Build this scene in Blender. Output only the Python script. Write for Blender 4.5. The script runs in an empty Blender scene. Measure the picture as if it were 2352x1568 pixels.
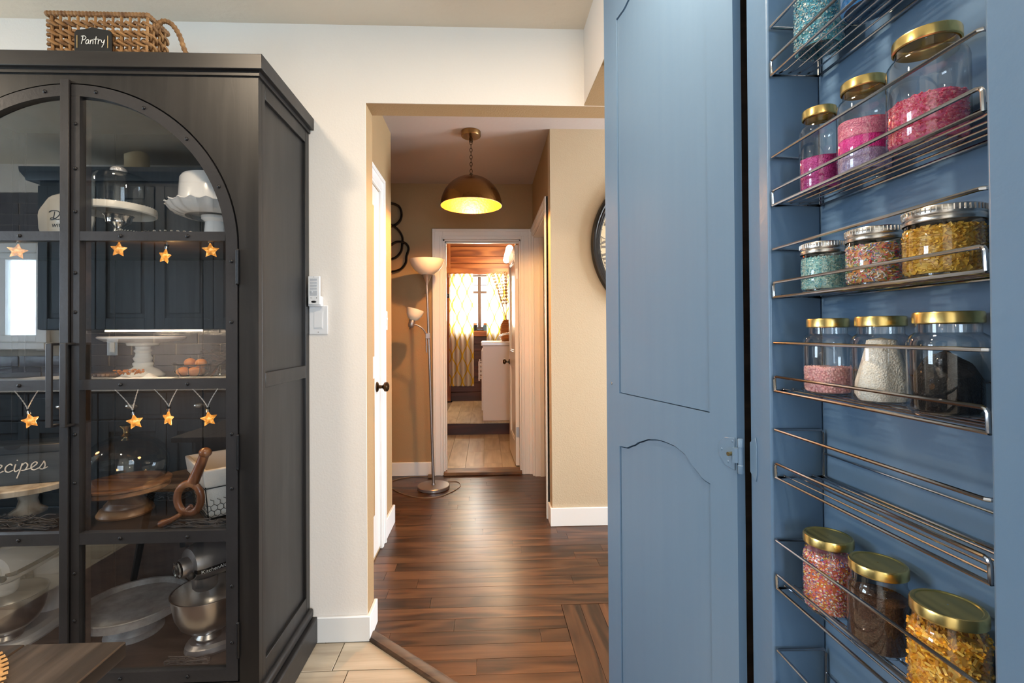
import bpy, math, random
from math import pi, sin, cos, radians as R
from mathutils import Vector, Matrix
random.seed(7)
SC = bpy.context.scene
COL = SC.collection

# ------------------------------------------------------------------ camera, world, lights, exposure
cam = bpy.data.objects.new('camera', bpy.data.cameras.new('camera'))
COL.objects.link(cam)
cam.data.sensor_width = 36.0
cam.data.lens = 36.0 * 1080.0 / 2352.0
cam.data.clip_start = 0.02
cam.data.shift_x = 18.05 / 2352.0
cam.data.shift_y = -27.65 / 2352.0
_yaw, _pit, _rol = R(2.28), R(0.5), R(0.35)
_f = Vector((sin(_yaw) * cos(_pit), cos(_yaw) * cos(_pit), sin(_pit)))
_r = Vector((cos(_yaw), -sin(_yaw), 0))
_u = _r.cross(_f)
_r2 = _r * cos(_rol) - _u * sin(_rol)
_u2 = _u * cos(_rol) + _r * sin(_rol)
cam.matrix_world = Matrix(((_r2.x, _u2.x, -_f.x, 0), (_r2.y, _u2.y, -_f.y, 0), (_r2.z, _u2.z, -_f.z, 1.2), (0, 0, 0, 1)))
SC.camera = cam

W = bpy.data.worlds.new('sky')
SC.world = W
W.use_nodes = True
_bg = W.node_tree.nodes['Background']
_bg.inputs[0].default_value = (0.80, 0.90, 1.0, 1)
_bg.inputs[1].default_value = 2.6

SC.view_settings.view_transform = 'Standard'
SC.view_settings.look = 'None'
SC.view_settings.gamma = 1.0
SC.view_settings.use_curve_mapping = False
SC.view_settings.exposure = 0.6


def area(name, loc, aim, sx, sy, power, col, spread=180):
    d = bpy.data.lights.new(name, 'AREA')
    d.shape = 'RECTANGLE'
    d.size, d.size_y, d.energy, d.color = sx, sy, power, col
    d.spread = R(spread)
    o = bpy.data.objects.new(name, d)
    COL.objects.link(o)
    o.location = loc
    o.rotation_euler = (Vector(aim) - Vector(loc)).to_track_quat('-Z', 'Y').to_euler()
    return o


def point(name, loc, power, col, rad=0.04):
    d = bpy.data.lights.new(name, 'POINT')
    d.energy, d.color, d.shadow_soft_size = power, col, rad
    o = bpy.data.objects.new(name, d)
    COL.objects.link(o)
    o.location = loc
    return o


DAY = (0.63, 0.81, 1.0)
WARM = (1.0, 0.72, 0.45)
area('daylight_rear_window', (0.5, -2.72, 1.42), (0.5, 2, 1.42), 1.5, 1.45, 55, DAY)
area('daylight_kitchen_window', (-3.61, -0.66, 1.48), (-3.61, 3, 1.48), 0.88, 0.64, 22, DAY)
area('added_left_daylight', (-4.52, 0.75, 1.5), (0, 0.75, 1.5), 1.2, 1.2, 55, DAY)  # lamp of an unseen window, added for daylight on the table
area('daylight_side_room', (3.02, 2.25, 1.35), (0, 2.25, 1.35), 1.0, 1.5, 130, (0.84, 0.91, 1.0))
area('daylight_bath_window', (-0.085, 7.44, 1.7), (-0.085, 4, 1.7), 0.76, 0.84, 62, (1.0, 0.95, 0.86))
for _x, _y in ((-2.6, 0.75), (-0.95, 0.7), (0.25, 0.9), (0.3, -1.3)):
    area('added_downlight', (_x, _y, 2.405), (_x, _y, 0), 0.11, 0.11, 11, (1.0, 0.80, 0.58))  # unseen ceiling lamps added for warm light from above
area('under_cabinet_light', (-2.21, -0.28, 1.222), (-2.21, -0.40, 0.9), 0.6, 0.03, 8, (1.0, 0.76, 0.48))

# ------------------------------------------------------------------ materials


class NT:
    def __init__(s, name):
        s.m = bpy.data.materials.new(name)
        s.m.use_nodes = True
        s.t = s.m.node_tree
        s.t.nodes.clear()
        s.out = s.n('ShaderNodeOutputMaterial')

    def n(s, typ, **kw):
        x = s.t.nodes.new(typ)
        for k, v in kw.items():
            if k.startswith('i_'):
                x.inputs[k[2:].replace('_', ' ')].default_value = v
            elif k.startswith('x'):
                x.inputs[int(k[1:])].default_value = v
            else:
                setattr(x, k, v)
        return x

    def l(s, a, ao, b, bi):
        s.t.links.new(a.outputs[ao], b.inputs[bi])

    def ramp(s, stops, interp='LINEAR'):
        x = s.n('ShaderNodeValToRGB')
        e = x.color_ramp.elements
        x.color_ramp.interpolation = interp
        while len(e) < len(stops):
            e.new(0.5)
        for el, (p, c) in zip(e, stops):
            el.position = p
            el.color = (*c, 1)
        return x


def c4(c):
    return (c[0], c[1], c[2], 1)


def mat(name, base, rough=0.5, metal=0.0, bump=None, var=None, coat=0.0, spec=0.5, aniso=None):
    """plain principled surface; bump=(scale, strength), var=(scale, other colour, (sx,sy,sz))"""
    t = NT(name)
    p = t.n('ShaderNodeBsdfPrincipled', i_Roughness=rough, i_Metallic=metal)
    p.inputs['Base Color'].default_value = c4(base)
    p.inputs['Coat Weight'].default_value = coat
    p.inputs['Specular IOR Level'].default_value = spec
    t.l(p, 0, t.out, 0)
    tc = t.n('ShaderNodeTexCoord')
    if var:
        mp = t.n('ShaderNodeMapping')
        mp.inputs['Scale'].default_value = var[2] if len(var) > 2 else (1, 1, 1)
        t.l(tc, 'Object', mp, 0)
        ns = t.n('ShaderNodeTexNoise', i_Scale=var[0], i_Detail=6.0, i_Roughness=0.65)
        t.l(mp, 0, ns, 'Vector')
        rp = t.ramp([(0.32, base), (0.70, var[1])])
        t.l(ns, 0, rp, 0)
        t.l(rp, 0, p, 'Base Color')
    if bump:
        nb = t.n('ShaderNodeTexNoise', i_Scale=bump[0], i_Detail=4.0)
        t.l(tc, 'Object', nb, 'Vector')
        b = t.n('ShaderNodeBump', i_Strength=bump[1], i_Distance=0.004)
        t.l(nb, 0, b, 'Height')
        t.l(b, 0, p, 'Normal')
    return t.m


def wood(name, cols, axis=0, scale=1.0, rough=0.4, per=0.25, bump=0.15, coat=0.0, fig=0.35):
    """grain runs along `axis`; every piece gets its own offset and lightness"""
    t = NT(name)
    p = t.n('ShaderNodeBsdfPrincipled', i_Roughness=rough)
    p.inputs['Coat Weight'].default_value = coat
    p.inputs['Coat Roughness'].default_value = 0.2
    t.l(p, 0, t.out, 0)
    tc = t.n('ShaderNodeTexCoord')
    oi = t.n('ShaderNodeObjectInfo')
    mu = t.n('ShaderNodeVectorMath', operation='MULTIPLY', x1=(37.0, 23.0, 11.0))
    cm = t.n('ShaderNodeCombineXYZ')
    for i in range(3):
        t.l(oi, 'Random', cm, i)
    t.l(cm, 0, mu, 0)
    ad = t.n('ShaderNodeVectorMath', operation='ADD')
    t.l(tc, 'Object', ad, 0)
    t.l(mu, 0, ad, 1)
    mp = t.n('ShaderNodeMapping')
    s = [16.0 * scale] * 3
    s[axis] = 1.1 * scale
    mp.inputs['Scale'].default_value = s
    t.l(ad, 0, mp, 0)
    n1 = t.n('ShaderNodeTexNoise', i_Scale=2.2, i_Detail=9.0, i_Roughness=0.66, i_Distortion=0.7)
    t.l(mp, 0, n1, 'Vector')
    mp2 = t.n('ShaderNodeMapping')
    s2 = [9.0 * scale] * 3
    s2[axis] = 1.5 * scale
    mp2.inputs['Scale'].default_value = s2
    t.l(ad, 0, mp2, 0)
    w = t.n('ShaderNodeTexNoise', i_Scale=1.0, i_Detail=2.0, i_Distortion=0.3)
    t.l(mp2, 0, w, 'Vector')
    ml = t.n('ShaderNodeMath', operation='MULTIPLY', x1=26.0)
    t.l(w, 0, ml, 0)
    sn = t.n('ShaderNodeMath', operation='SINE')
    t.l(ml, 0, sn, 0)
    mr = t.n('ShaderNodeMapRange', x1=-1.0, x2=1.0, x3=0.0, x4=1.0)
    t.l(sn, 0, mr, 0)
    mx = t.n('ShaderNodeMix', data_type='FLOAT', x0=fig)
    t.l(n1, 0, mx, 2)
    t.l(mr, 0, mx, 3)
    k = len(cols)
    rp = t.ramp([(0.28 + 0.44 * i / (k - 1), c) for i, c in enumerate(cols)])
    t.l(mx, 0, rp, 0)
    hv = t.n('ShaderNodeHueSaturation')
    m2 = t.n('ShaderNodeMapRange', x1=0.0, x2=1.0, x3=1.0 - per, x4=1.0 + per)
    t.l(oi, 'Random', m2, 0)
    t.l(m2, 0, hv, 'Value')
    t.l(rp, 0, hv, 'Color')
    t.l(hv, 0, p, 'Base Color')
    b = t.n('ShaderNodeBump', i_Strength=bump, i_Distance=0.002)
    t.l(n1, 0, b, 'Height')
    t.l(b, 0, p, 'Normal')
    return t.m


def glass(name, tint=(1, 1, 1), ior=1.5, boost=1.6, rough=0.0, edge=(0.82, 0.86, 0.86), pw_=5.0):
    """thin clear glass: see-through plus mirror share by Fresnel, a little denser at grazing angles"""
    t = NT(name)
    lf = t.n('ShaderNodeLayerWeight', i_Blend=0.5)
    pw = t.n('ShaderNodeMath', operation='POWER', x1=pw_)
    t.l(lf, 'Facing', pw, 0)
    f0 = ((ior - 1) / (ior + 1)) ** 2
    ml = t.n('ShaderNodeMapRange', x1=0.0, x2=1.0, x3=f0 * boost, x4=1.0)
    t.l(pw, 0, ml, 0)
    lw = t.n('ShaderNodeLayerWeight', i_Blend=0.35)
    mc = t.n('ShaderNodeMix', data_type='RGBA')
    mc.inputs[6].default_value = c4(tint)
    mc.inputs[7].default_value = c4([a * b for a, b in zip(tint, edge)])
    t.l(lw, 'Facing', mc, 0)
    tr = t.n('ShaderNodeBsdfTransparent')
    t.l(mc, 2, tr, 0)
    gl = t.n('ShaderNodeBsdfGlossy', i_Roughness=rough)
    mx = t.n('ShaderNodeMixShader')
    t.l(ml, 0, mx, 0)
    t.l(tr, 0, mx, 1)
    t.l(gl, 0, mx, 2)
    t.l(mx, 0, t.out, 0)
    return t.m


def emit(name, col, s):
    t = NT(name)
    e = t.n('ShaderNodeEmission', i_Strength=s)
    e.inputs[0].default_value = c4(col)
    t.l(e, 0, t.out, 0)
    return t.m


def confetti(name, cols, rough=0.35):
    """each loose grain takes one of the colours"""
    t = NT(name)
    p = t.n('ShaderNodeBsdfPrincipled', i_Roughness=rough)
    g = t.n('ShaderNodeNewGeometry')
    k = len(cols)
    rp = t.ramp([(i / k, c) for i, c in enumerate(cols)], 'CONSTANT')
    t.l(g, 'Random Per Island', rp, 0)
    t.l(rp, 0, p, 'Base Color')
    t.l(p, 0, t.out, 0)
    return t.m


def sugar(name, c1, c2, scale=420.0):
    t = NT(name)
    p = t.n('ShaderNodeBsdfPrincipled', i_Roughness=0.45)
    tc = t.n('ShaderNodeTexCoord')
    v = t.n('ShaderNodeTexVoronoi', i_Scale=scale)
    t.l(tc, 'Object', v, 'Vector')
    sp = t.n('ShaderNodeSeparateColor')
    t.l(v, 'Color', sp, 0)
    rp = t.ramp([(0.15, c1), (0.95, c2)])
    t.l(sp, 0, rp, 0)
    t.l(rp, 0, p, 'Base Color')
    b = t.n('ShaderNodeBump', i_Strength=0.6, i_Distance=0.002)
    t.l(v, 'Distance', b, 'Height')
    t.l(b, 0, p, 'Normal')
    t.l(p, 0, t.out, 0)
    return t.m


M = {}
M['white_wall'] = mat('white_wall_paint', (0.85, 0.79, 0.725), 0.75, bump=(140, 0.2))
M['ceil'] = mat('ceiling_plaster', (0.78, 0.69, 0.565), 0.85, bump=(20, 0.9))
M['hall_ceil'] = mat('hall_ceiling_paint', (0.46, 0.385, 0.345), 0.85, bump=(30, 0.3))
M['tan'] = mat('tan_wall_paint', (0.36, 0.238, 0.118), 0.7, bump=(150, 0.3))
M['lit_tan'] = mat('lit_tan_wall_paint', (0.50, 0.40, 0.27), 0.7, bump=(150, 0.3))  # hall tan lightened for the clock wall; side-room light put into the colour
M['trim'] = mat('white_trim_gloss', (0.80, 0.79, 0.77), 0.32, bump=(60, 0.03))
M['door_white'] = mat('white_door_gloss', (0.80, 0.78, 0.75), 0.25, bump=(50, 0.04))
M['oak'] = wood('stained_oak', [(0.016, 0.0052, 0.002), (0.056, 0.0205, 0.0075), (0.098, 0.040, 0.0150)], 0, 1.0, 0.31, 0.30, 0.10, 0.08, 0.32)
M['oak_y'] = wood('stained_oak_lengthwise', [(0.016, 0.0052, 0.002), (0.056, 0.0205, 0.0075), (0.098, 0.040, 0.0150)], 1, 1.0, 0.31, 0.30, 0.10, 0.08, 0.32)
M['thresh'] = wood('worn_oak_threshold', [(0.07, 0.034, 0.014), (0.15, 0.076, 0.030), (0.22, 0.12, 0.05)], 0, 1.0, 0.45, 0.1)
M['reducer'] = wood('dark_oak_strip', [(0.018, 0.010, 0.006), (0.05, 0.027, 0.016), (0.10, 0.055, 0.03)], 0, 1.0, 0.45, 0.1)
M['tile'] = wood('pale_wood_look_tile', [(0.30, 0.235, 0.165), (0.42, 0.345, 0.25), (0.52, 0.44, 0.335)], 0, 0.6, 0.35, 0.10, 0.03, 0, 0.2)
M['bath_tile'] = wood('beige_wood_look_tile', [(0.36, 0.29, 0.19), (0.50, 0.42, 0.29), (0.60, 0.52, 0.38)], 1, 0.6, 0.35, 0.08, 0.03, 0, 0.2)
M['grout'] = mat('grout', (0.30, 0.25, 0.19), 0.9)
M['dark_sub'] = mat('dark_subfloor', (0.012, 0.007, 0.004), 0.9)
M['cedar'] = wood('red_cedar', [(0.16, 0.045, 0.012), (0.30, 0.10, 0.028), (0.42, 0.17, 0.05)], 0, 0.5, 0.45, 0.22, 0.1)
M['cedar_z'] = wood('red_cedar_upright', [(0.16, 0.045, 0.012), (0.28, 0.09, 0.026), (0.38, 0.15, 0.045)], 2, 0.5, 0.45, 0.15, 0.1)
M['dark_cedar'] = wood('dark_stained_cedar', [(0.03, 0.008, 0.004), (0.055, 0.014, 0.007), (0.09, 0.026, 0.012)], 0, 0.5, 0.45, 0.2, 0.1)
M['cab'] = wood('charcoal_painted_wood', [(0.0035, 0.0028, 0.0025), (0.0080, 0.0068, 0.0063), (0.018, 0.0155, 0.0142)], 2, 0.8, 0.42, 0.06, 0.12, 0, 0.08)
M['cab_x'] = wood('charcoal_painted_wood_flat', [(0.006, 0.0051, 0.0050), (0.0105, 0.0091, 0.0090), (0.019, 0.017, 0.0165)], 0, 0.8, 0.42, 0.06, 0.12, 0, 0.08)
M['cab_in'] = wood('dark_cabinet_lining', [(0.010, 0.011, 0.013), (0.022, 0.024, 0.028), (0.036, 0.038, 0.042)], 2, 0.8, 0.5, 0.12, 0.1, 0, 0.1)
M['shelf'] = wood('dark_brown_shelf', [(0.014, 0.009, 0.007), (0.03, 0.02, 0.015), (0.055, 0.036, 0.027)], 0, 0.8, 0.4, 0.1, 0.1, 0, 0.2)
M['iron'] = mat('painted_iron', (0.024, 0.023, 0.025), 0.40, 0.3, bump=(90, 0.12), var=(6, (0.035, 0.033, 0.035)))
M['rivet'] = mat('black_rivet', (0.02, 0.02, 0.022), 0.35, 0.7)
M['pane'] = glass('cabinet_glass', (1, 1, 1), 1.52, 4.4)
M['clear'] = glass('clear_jar_glass', (0.97, 0.985, 0.985), 1.45, 2.0, 0.0, (0.66, 0.70, 0.72), 3.6)
M['window_glass'] = glass('window_glass', (1, 1, 1), 1.5, 1.2)
M['blue'] = mat('slate_blue_paint', (0.122, 0.203, 0.310), 0.36, bump=(34, 0.06), var=(2.2, (0.131, 0.214, 0.320), (14, 14, 0.5)))
M['blue_shaded'] = mat('slate_blue_paint_shaded', (0.098, 0.180, 0.298), 0.36, bump=(40, 0.15), var=(2.2, (0.108, 0.191, 0.308), (6, 6, 0.6)))  # same blue made darker; shade inside the box put into the colour
M['navy'] = mat('navy_cabinet_paint', (0.034, 0.058, 0.085), 0.4, bump=(40, 0.05))
M['chrome'] = mat('chrome_wire', (0.36, 0.375, 0.40), 0.13, 1.0)
M['steel'] = mat('brushed_steel', (0.55, 0.52, 0.49), 0.28, 1.0)
M['silver'] = mat('polished_silver', (0.75, 0.72, 0.68), 0.12, 1.0)
M['satin'] = mat('satin_silver_paint', (0.33, 0.31, 0.31), 0.33, 0.75)
M['gold'] = mat('gold_lid', (0.76, 0.58, 0.22), 0.26, 1.0)
M['gold_top'] = mat('gold_lid_dark_reflection', (0.20, 0.20, 0.075), 0.32, 0.7)  # lid tops: dark reflection of the blue put into the gold's colour
M['silver_lid'] = mat('silver_lid', (0.62, 0.60, 0.57), 0.25, 1.0)
M['brass'] = mat('hammered_brass', (0.20, 0.095, 0.028), 0.25, 1.0, bump=(70, 0.45))
M['brass_plain'] = mat('aged_brass', (0.34, 0.20, 0.08), 0.3, 1.0)
M['brass_knob'] = mat('bright_brass', (0.62, 0.50, 0.26), 0.22, 1.0)
M['gold_in'] = mat('gold_leaf_inside', (0.62, 0.185, 0.006), 0.42, 0.3, bump=(70, 0.5))
M['bronze'] = mat('dark_bronze', (0.07, 0.045, 0.025), 0.25, 0.9)
M['black'] = mat('matt_black', (0.008, 0.008, 0.008), 0.5)
M['black_gloss'] = mat('gloss_black', (0.007, 0.007, 0.008), 0.18)
M['cream'] = mat('cream_ceramic', (0.80, 0.76, 0.67), 0.22, coat=0.3)
M['white_cer'] = mat('white_ceramic', (0.82, 0.80, 0.78), 0.2, coat=0.3)
M['marble'] = mat('white_marble', (0.78, 0.74, 0.66), 0.35, var=(9, (0.66, 0.62, 0.55)))
M['plastic'] = mat('white_plastic', (0.80, 0.80, 0.81), 0.35)
M['grey_btn'] = mat('grey_rubber', (0.50, 0.52, 0.56), 0.6)
M['shade'] = mat('frosted_shade', (0.86, 0.76, 0.62), 0.35)
M['brown_wood'] = wood('honey_wood', [(0.14, 0.06, 0.022), (0.26, 0.12, 0.048), (0.36, 0.19, 0.085)], 0, 1.2, 0.35, 0.05)
M['red_wood'] = wood('reddish_turned_wood', [(0.10, 0.035, 0.014), (0.20, 0.075, 0.03), (0.30, 0.13, 0.055)], 2, 1.2, 0.3, 0.05)
M['white_wash'] = wood('whitewashed_wood', [(0.30, 0.22, 0.14), (0.52, 0.43, 0.32), (0.70, 0.62, 0.50)], 2, 1.0, 0.5, 0.05)
M['slate_box'] = wood('slate_painted_box', [(0.020, 0.026, 0.034), (0.040, 0.050, 0.063), (0.07, 0.085, 0.10)], 0, 1.0, 0.5, 0.05)
M['table'] = wood('weathered_table_wood', [(0.003, 0.0018, 0.001), (0.013, 0.0072, 0.004), (0.050, 0.036, 0.028)], 1, 1.0, 0.55, 0.35, 0.3, 0, 0.25)
M['seat'] = wood('brown_seat_wood', [(0.10, 0.045, 0.02), (0.22, 0.11, 0.05), (0.34, 0.19, 0.09)], 0, 0.8, 0.4, 0.1)
M['galv'] = mat('galvanised_metal', (0.56, 0.57, 0.575), 0.45, 0.2, bump=(60, 0.15), var=(11, (0.25, 0.24, 0.235)))
M['canvas'] = mat('white_canvas', (0.78, 0.73, 0.66), 0.9, bump=(260, 0.3))
M['twig'] = mat('dark_twig', (0.035, 0.027, 0.024), 0.75, var=(30, (0.10, 0.08, 0.07)))
M['sea1'] = mat('seagrass_light', (0.46, 0.25, 0.095), 0.7, var=(28, (0.20, 0.085, 0.025)), bump=(220, 0.6))
M['sea2'] = mat('seagrass_dark', (0.13, 0.055, 0.02), 0.75, var=(40, (0.40, 0.22, 0.09)), bump=(220, 0.6))
M['mat_weave'] = mat('straw', (0.56, 0.33, 0.13), 0.75, var=(60, (0.36, 0.18, 0.06)))
M['rug'] = mat('brown_rug', (0.05, 0.028, 0.020), 0.95, var=(7, (0.16, 0.10, 0.075), (1, 3, 1)), bump=(180, 0.6))
M['white_ink'] = mat('white_chalk', (0.85, 0.85, 0.82), 0.8)
M['gold_ink'] = mat('gold_ink', (0.60, 0.42, 0.18), 0.6)
M['dark_ink'] = mat('dark_ink', (0.03, 0.03, 0.035), 0.7)
M['clock_face'] = mat('aged_clock_face', (0.76, 0.66, 0.46), 0.6, var=(6, (0.62, 0.50, 0.30)))
M['clock_ink'] = mat('faded_clock_ink', (0.20, 0.165, 0.13), 0.7)
M['teal_cloth'] = mat('grey_green_towel', (0.22, 0.25, 0.23), 0.95, bump=(200, 0.5))
M['vanity'] = mat('white_vanity', (0.80, 0.76, 0.74), 0.3)
M['terracotta'] = mat('terracotta', (0.42, 0.17, 0.08), 0.8)
M['blue_pot'] = mat('blue_glazed_pot', (0.08, 0.16, 0.22), 0.25)
M['leaf'] = mat('green_leaf', (0.10, 0.20, 0.05), 0.6)
M['pampas'] = mat('pampas_plume', (0.78, 0.66, 0.42), 0.9)
M['wicker'] = mat('orange_wicker', (0.46, 0.20, 0.055), 0.6, bump=(90, 0.4))
M['egg'] = mat('orange_clay_fruit', (0.62, 0.20, 0.025), 0.5, var=(14, (0.40, 0.11, 0.015)))
M['candle'] = mat('ivory_wax', (0.80, 0.70, 0.48), 0.45)
M['counter'] = mat('white_counter', (0.72, 0.71, 0.69), 0.25)
M['subway'] = mat('grey_glazed_tile', (0.11, 0.11, 0.13), 0.10, bump=(22, 0.35))
M['subway_grout'] = mat('pale_grout', (0.45, 0.42, 0.38), 0.9)
M['lawn'] = mat('garden_green', (0.10, 0.20, 0.05), 0.9, var=(1.5, (0.22, 0.32, 0.10)))
M['bulb'] = emit('warm_bulb', (1.0, 0.66, 0.28), 20.0)
M['led'] = emit('warm_led_strip', (1.0, 0.80, 0.58), 16.0)
M['vanity_bulb'] = emit('vanity_bulb', (1.0, 0.86, 0.66), 16.0)
M['downlight'] = emit('added_downlight_lens', (1.0, 0.82, 0.60), 9.0)  # glow of the added ceiling fittings
M['bracket'] = mat('black_bracket', (0.012, 0.011, 0.010), 0.4)
M['cord'] = mat('clear_brown_cord', (0.22, 0.15, 0.09), 0.35)
M['wire_white'] = mat('clear_wire', (0.62, 0.62, 0.60), 0.3)


def curtain_mat():
    t = NT('trellis_curtain')
    tc = t.n('ShaderNodeTexCoord')
    sp = t.n('ShaderNodeSeparateXYZ')
    t.l(tc, 'UV', sp, 0)

    def mth(op, a=None, b=None, va=None, vb=None):
        x = t.n('ShaderNodeMath', operation=op)
        if a is not None:
            t.l(a, 0, x, 0)
        elif va is not None:
            x.inputs[0].default_value = va
        if b is not None:
            t.l(b, 0, x, 1)
        elif vb is not None:
            x.inputs[1].default_value = vb
        return x
    # ogee trellis: two mirrored families of wavy lines that all but touch
    u = t.n('ShaderNodeMath', operation='MULTIPLY', x1=1.0)
    t.l(sp, 0, u, 0)
    v = t.n('ShaderNodeMath', operation='MULTIPLY', x1=2 * pi / 0.385)
    t.l(sp, 1, v, 0)
    PP = 0.145
    sv = mth('MULTIPLY', mth('SINE', v), None, vb=0.062)
    f1 = mth('PINGPONG', mth('SUBTRACT', u, sv), None, vb=PP)
    f2 = mth('PINGPONG', mth('SUBTRACT', mth('ADD', u, sv), None, vb=PP), None, vb=PP)
    lt = mth('LESS_THAN', mth('MINIMUM', f1, f2), None, vb=0.0165)
    mx = t.n('ShaderNodeMix', data_type='RGBA')
    mx.inputs[6].default_value = (0.80, 0.76, 0.68, 1)
    mx.inputs[7].default_value = (0.78, 0.55, 0.05, 1)
    t.l(lt, 0, mx, 0)
    d = t.n('ShaderNodeBsdfDiffuse')
    tr = t.n('ShaderNodeBsdfTranslucent')
    t.l(mx, 2, d, 0)
    t.l(mx, 2, tr, 0)
    ms = t.n('ShaderNodeMixShader', x0=0.5)
    t.l(d, 0, ms, 1)
    t.l(tr, 0, ms, 2)
    t.l(ms, 0, t.out, 0)
    return t.m


M['curtain'] = curtain_mat()


def star_mat():
    t = NT('amber_star_glass')
    p = t.n('ShaderNodeBsdfPrincipled', i_Roughness=0.12)
    p.inputs['Base Color'].default_value = (0.70, 0.28, 0.04, 1)
    tc = t.n('ShaderNodeTexCoord')
    ns = t.n('ShaderNodeTexNoise', i_Scale=95.0, i_Detail=3.0)
    t.l(tc, 'Object', ns, 'Vector')
    rp = t.ramp([(0.36, (0.16, 0.045, 0.004)), (0.50, (0.62, 0.22, 0.02)), (0.66, (1.0, 0.62, 0.22))])
    t.l(ns, 0, rp, 0)
    t.l(rp, 0, p, 'Emission Color')
    p.inputs['Emission Strength'].default_value = 0.8
    t.l(p, 0, t.out, 0)
    return t.m


M['star'] = star_mat()

# ------------------------------------------------------------------ mesh helpers


class MB:
    def __init__(s):
        s.v, s.f = [], []

    def add(s, vs, fs):
        k = len(s.v)
        s.v += [tuple(a) for a in vs]
        s.f += [tuple(i + k for i in q) for q in fs]
        return s

    def box(s, x0, x1, y0, y1, z0, z1):
        return s.add([(x0, y0, z0), (x1, y0, z0), (x1, y1, z0), (x0, y1, z0), (x0, y0, z1), (x1, y0, z1), (x1, y1, z1), (x0, y1, z1)],
                     [(0, 3, 2, 1), (4, 5, 6, 7), (0, 1, 5, 4), (1, 2, 6, 5), (2, 3, 7, 6), (3, 0, 4, 7)])

    def hexa(s, p):
        return s.add(p, [(0, 3, 2, 1), (4, 5, 6, 7), (0, 1, 5, 4), (1, 2, 6, 5), (2, 3, 7, 6), (3, 0, 4, 7)])

    def tube(s, pts, r, n=8, closed=False, sy=1.0):
        pts = [Vector(p) for p in pts]
        m = len(pts)
        rs = r if isinstance(r, (list, tuple)) else [r] * m
        rings, prev = [], None
        for i, p in enumerate(pts):
            a = pts[(i - 1) % m] if (closed or i > 0) else p
            b = pts[(i + 1) % m] if (closed or i < m - 1) else p
            t = (b - a)
            t = t.normalized() if t.length > 1e-9 else Vector((0, 0, 1))
            if prev is None:
                up = Vector((0, 0, 1)) if abs(t.z) < 0.9 else Vector((0, 1, 0))
                nx = t.cross(up).normalized()
            else:
                nx = prev - t * prev.dot(t)
                nx = nx.normalized() if nx.length > 1e-6 else t.orthogonal().normalized()
            prev = nx
            ny = t.cross(nx)
            rings.append([p + nx * (rs[i] * cos(2 * pi * k / n)) + ny * (rs[i] * sy * sin(2 * pi * k / n)) for k in range(n)])
        vs = [v for rg in rings for v in rg]
        fs = []
        for i in range(m if closed else m - 1):
            j = (i + 1) % m
            for k in range(n):
                q = (k + 1) % n
                fs.append((i * n + k, i * n + q, j * n + q, j * n + k))
        if not closed:
            fs.append(tuple(range(n))[::-1])
            fs.append(tuple((m - 1) * n + k for k in range(n)))
        return s.add(vs, fs)

    def lathe(s, prof, n=32, c=(0, 0, 0), cap=True, fx=None):
        """prof: (radius, z) from bottom to top"""
        vs, fs = [], []
        for (r, z) in prof:
            for k in range(n):
                a = 2 * pi * k / n
                rr, zz = (r, z) if fx is None else fx(r, z, a)
                vs.append((c[0] + rr * cos(a), c[1] + rr * sin(a), c[2] + zz))
        m = len(prof)
        for i in range(m - 1):
            for k in range(n):
                q = (k + 1) % n
                fs.append((i * n + k, i * n + q, (i + 1) * n + q, (i + 1) * n + k))
        if cap:
            fs.append(tuple(range(n))[::-1])
            fs.append(tuple((m - 1) * n + k for k in range(n)))
        return s.add(vs, fs)

    def prism(s, poly, axis, a, b):
        """poly in the two other axes (xy for z, xz for y, yz for x), extruded a..b along axis"""
        m = len(poly)

        def P(p, t):
            return {'z': (p[0], p[1], t), 'y': (p[0], t, p[1]), 'x': (t, p[0], p[1])}[axis]
        vs = [P(p, a) for p in poly] + [P(p, b) for p in poly]
        fs = [tuple(range(m))[::-1], tuple(range(m, 2 * m))] + [(i, (i + 1) % m, m + (i + 1) % m, m + i) for i in range(m)]
        return s.add(vs, fs)

    def ball(s, c, r, n=12, m=8, sc=(1, 1, 1), rot=None):
        vs, fs = [], []
        for i in range(m + 1):
            th = pi * i / m
            for k in range(n):
                a = 2 * pi * k / n
                p = Vector((r * sc[0] * sin(th) * cos(a), r * sc[1] * sin(th) * sin(a), -r * sc[2] * cos(th)))
                if rot is not None:
                    p = rot @ p
                vs.append(p + Vector(c))
        for i in range(m):
            for k in range(n):
                q = (k + 1) % n
                fs.append((i * n + k, i * n + q, (i + 1) * n + q, (i + 1) * n + k))
        return s.add(vs, fs)

    def xf(s, mx):
        s.v = [tuple(mx @ Vector(p)) for p in s.v]
        return s

    def obj(s, name, m, parent=None, world=False, bevel=0.0, seg=2, ang=38, kind=None, label=None, sub=0, loc=None):
        import bmesh
        me = bpy.data.meshes.new(name)
        off = Vector((0, 0, 0))
        if world and parent is not None:
            q = parent
            while q is not None:
                off += Vector(q.location)
                q = q.parent
        me.from_pydata([tuple(Vector(p) - off) for p in s.v], [], s.f)
        bm = bmesh.new()
        bm.from_mesh(me)
        bmesh.ops.recalc_face_normals(bm, faces=bm.faces)
        bm.to_mesh(me)
        bm.free()
        me.shade_smooth()
        me.set_sharp_from_angle(angle=R(ang))
        me.materials.append(m if not isinstance(m, str) else M[m])
        o = bpy.data.objects.new(name, me)
        COL.objects.link(o)
        o.parent = parent
        if loc:
            o.location = loc
        if bevel:
            b = o.modifiers.new('bevel', 'BEVEL')
            b.width, b.segments, b.limit_method, b.angle_limit = bevel, seg, 'ANGLE', R(40)
        if sub:
            b = o.modifiers.new('sub', 'SUBSURF')
            b.levels = b.render_levels = sub
        if kind:
            o['kind'] = kind
        if label:
            o['label'] = label
        return o


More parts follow.
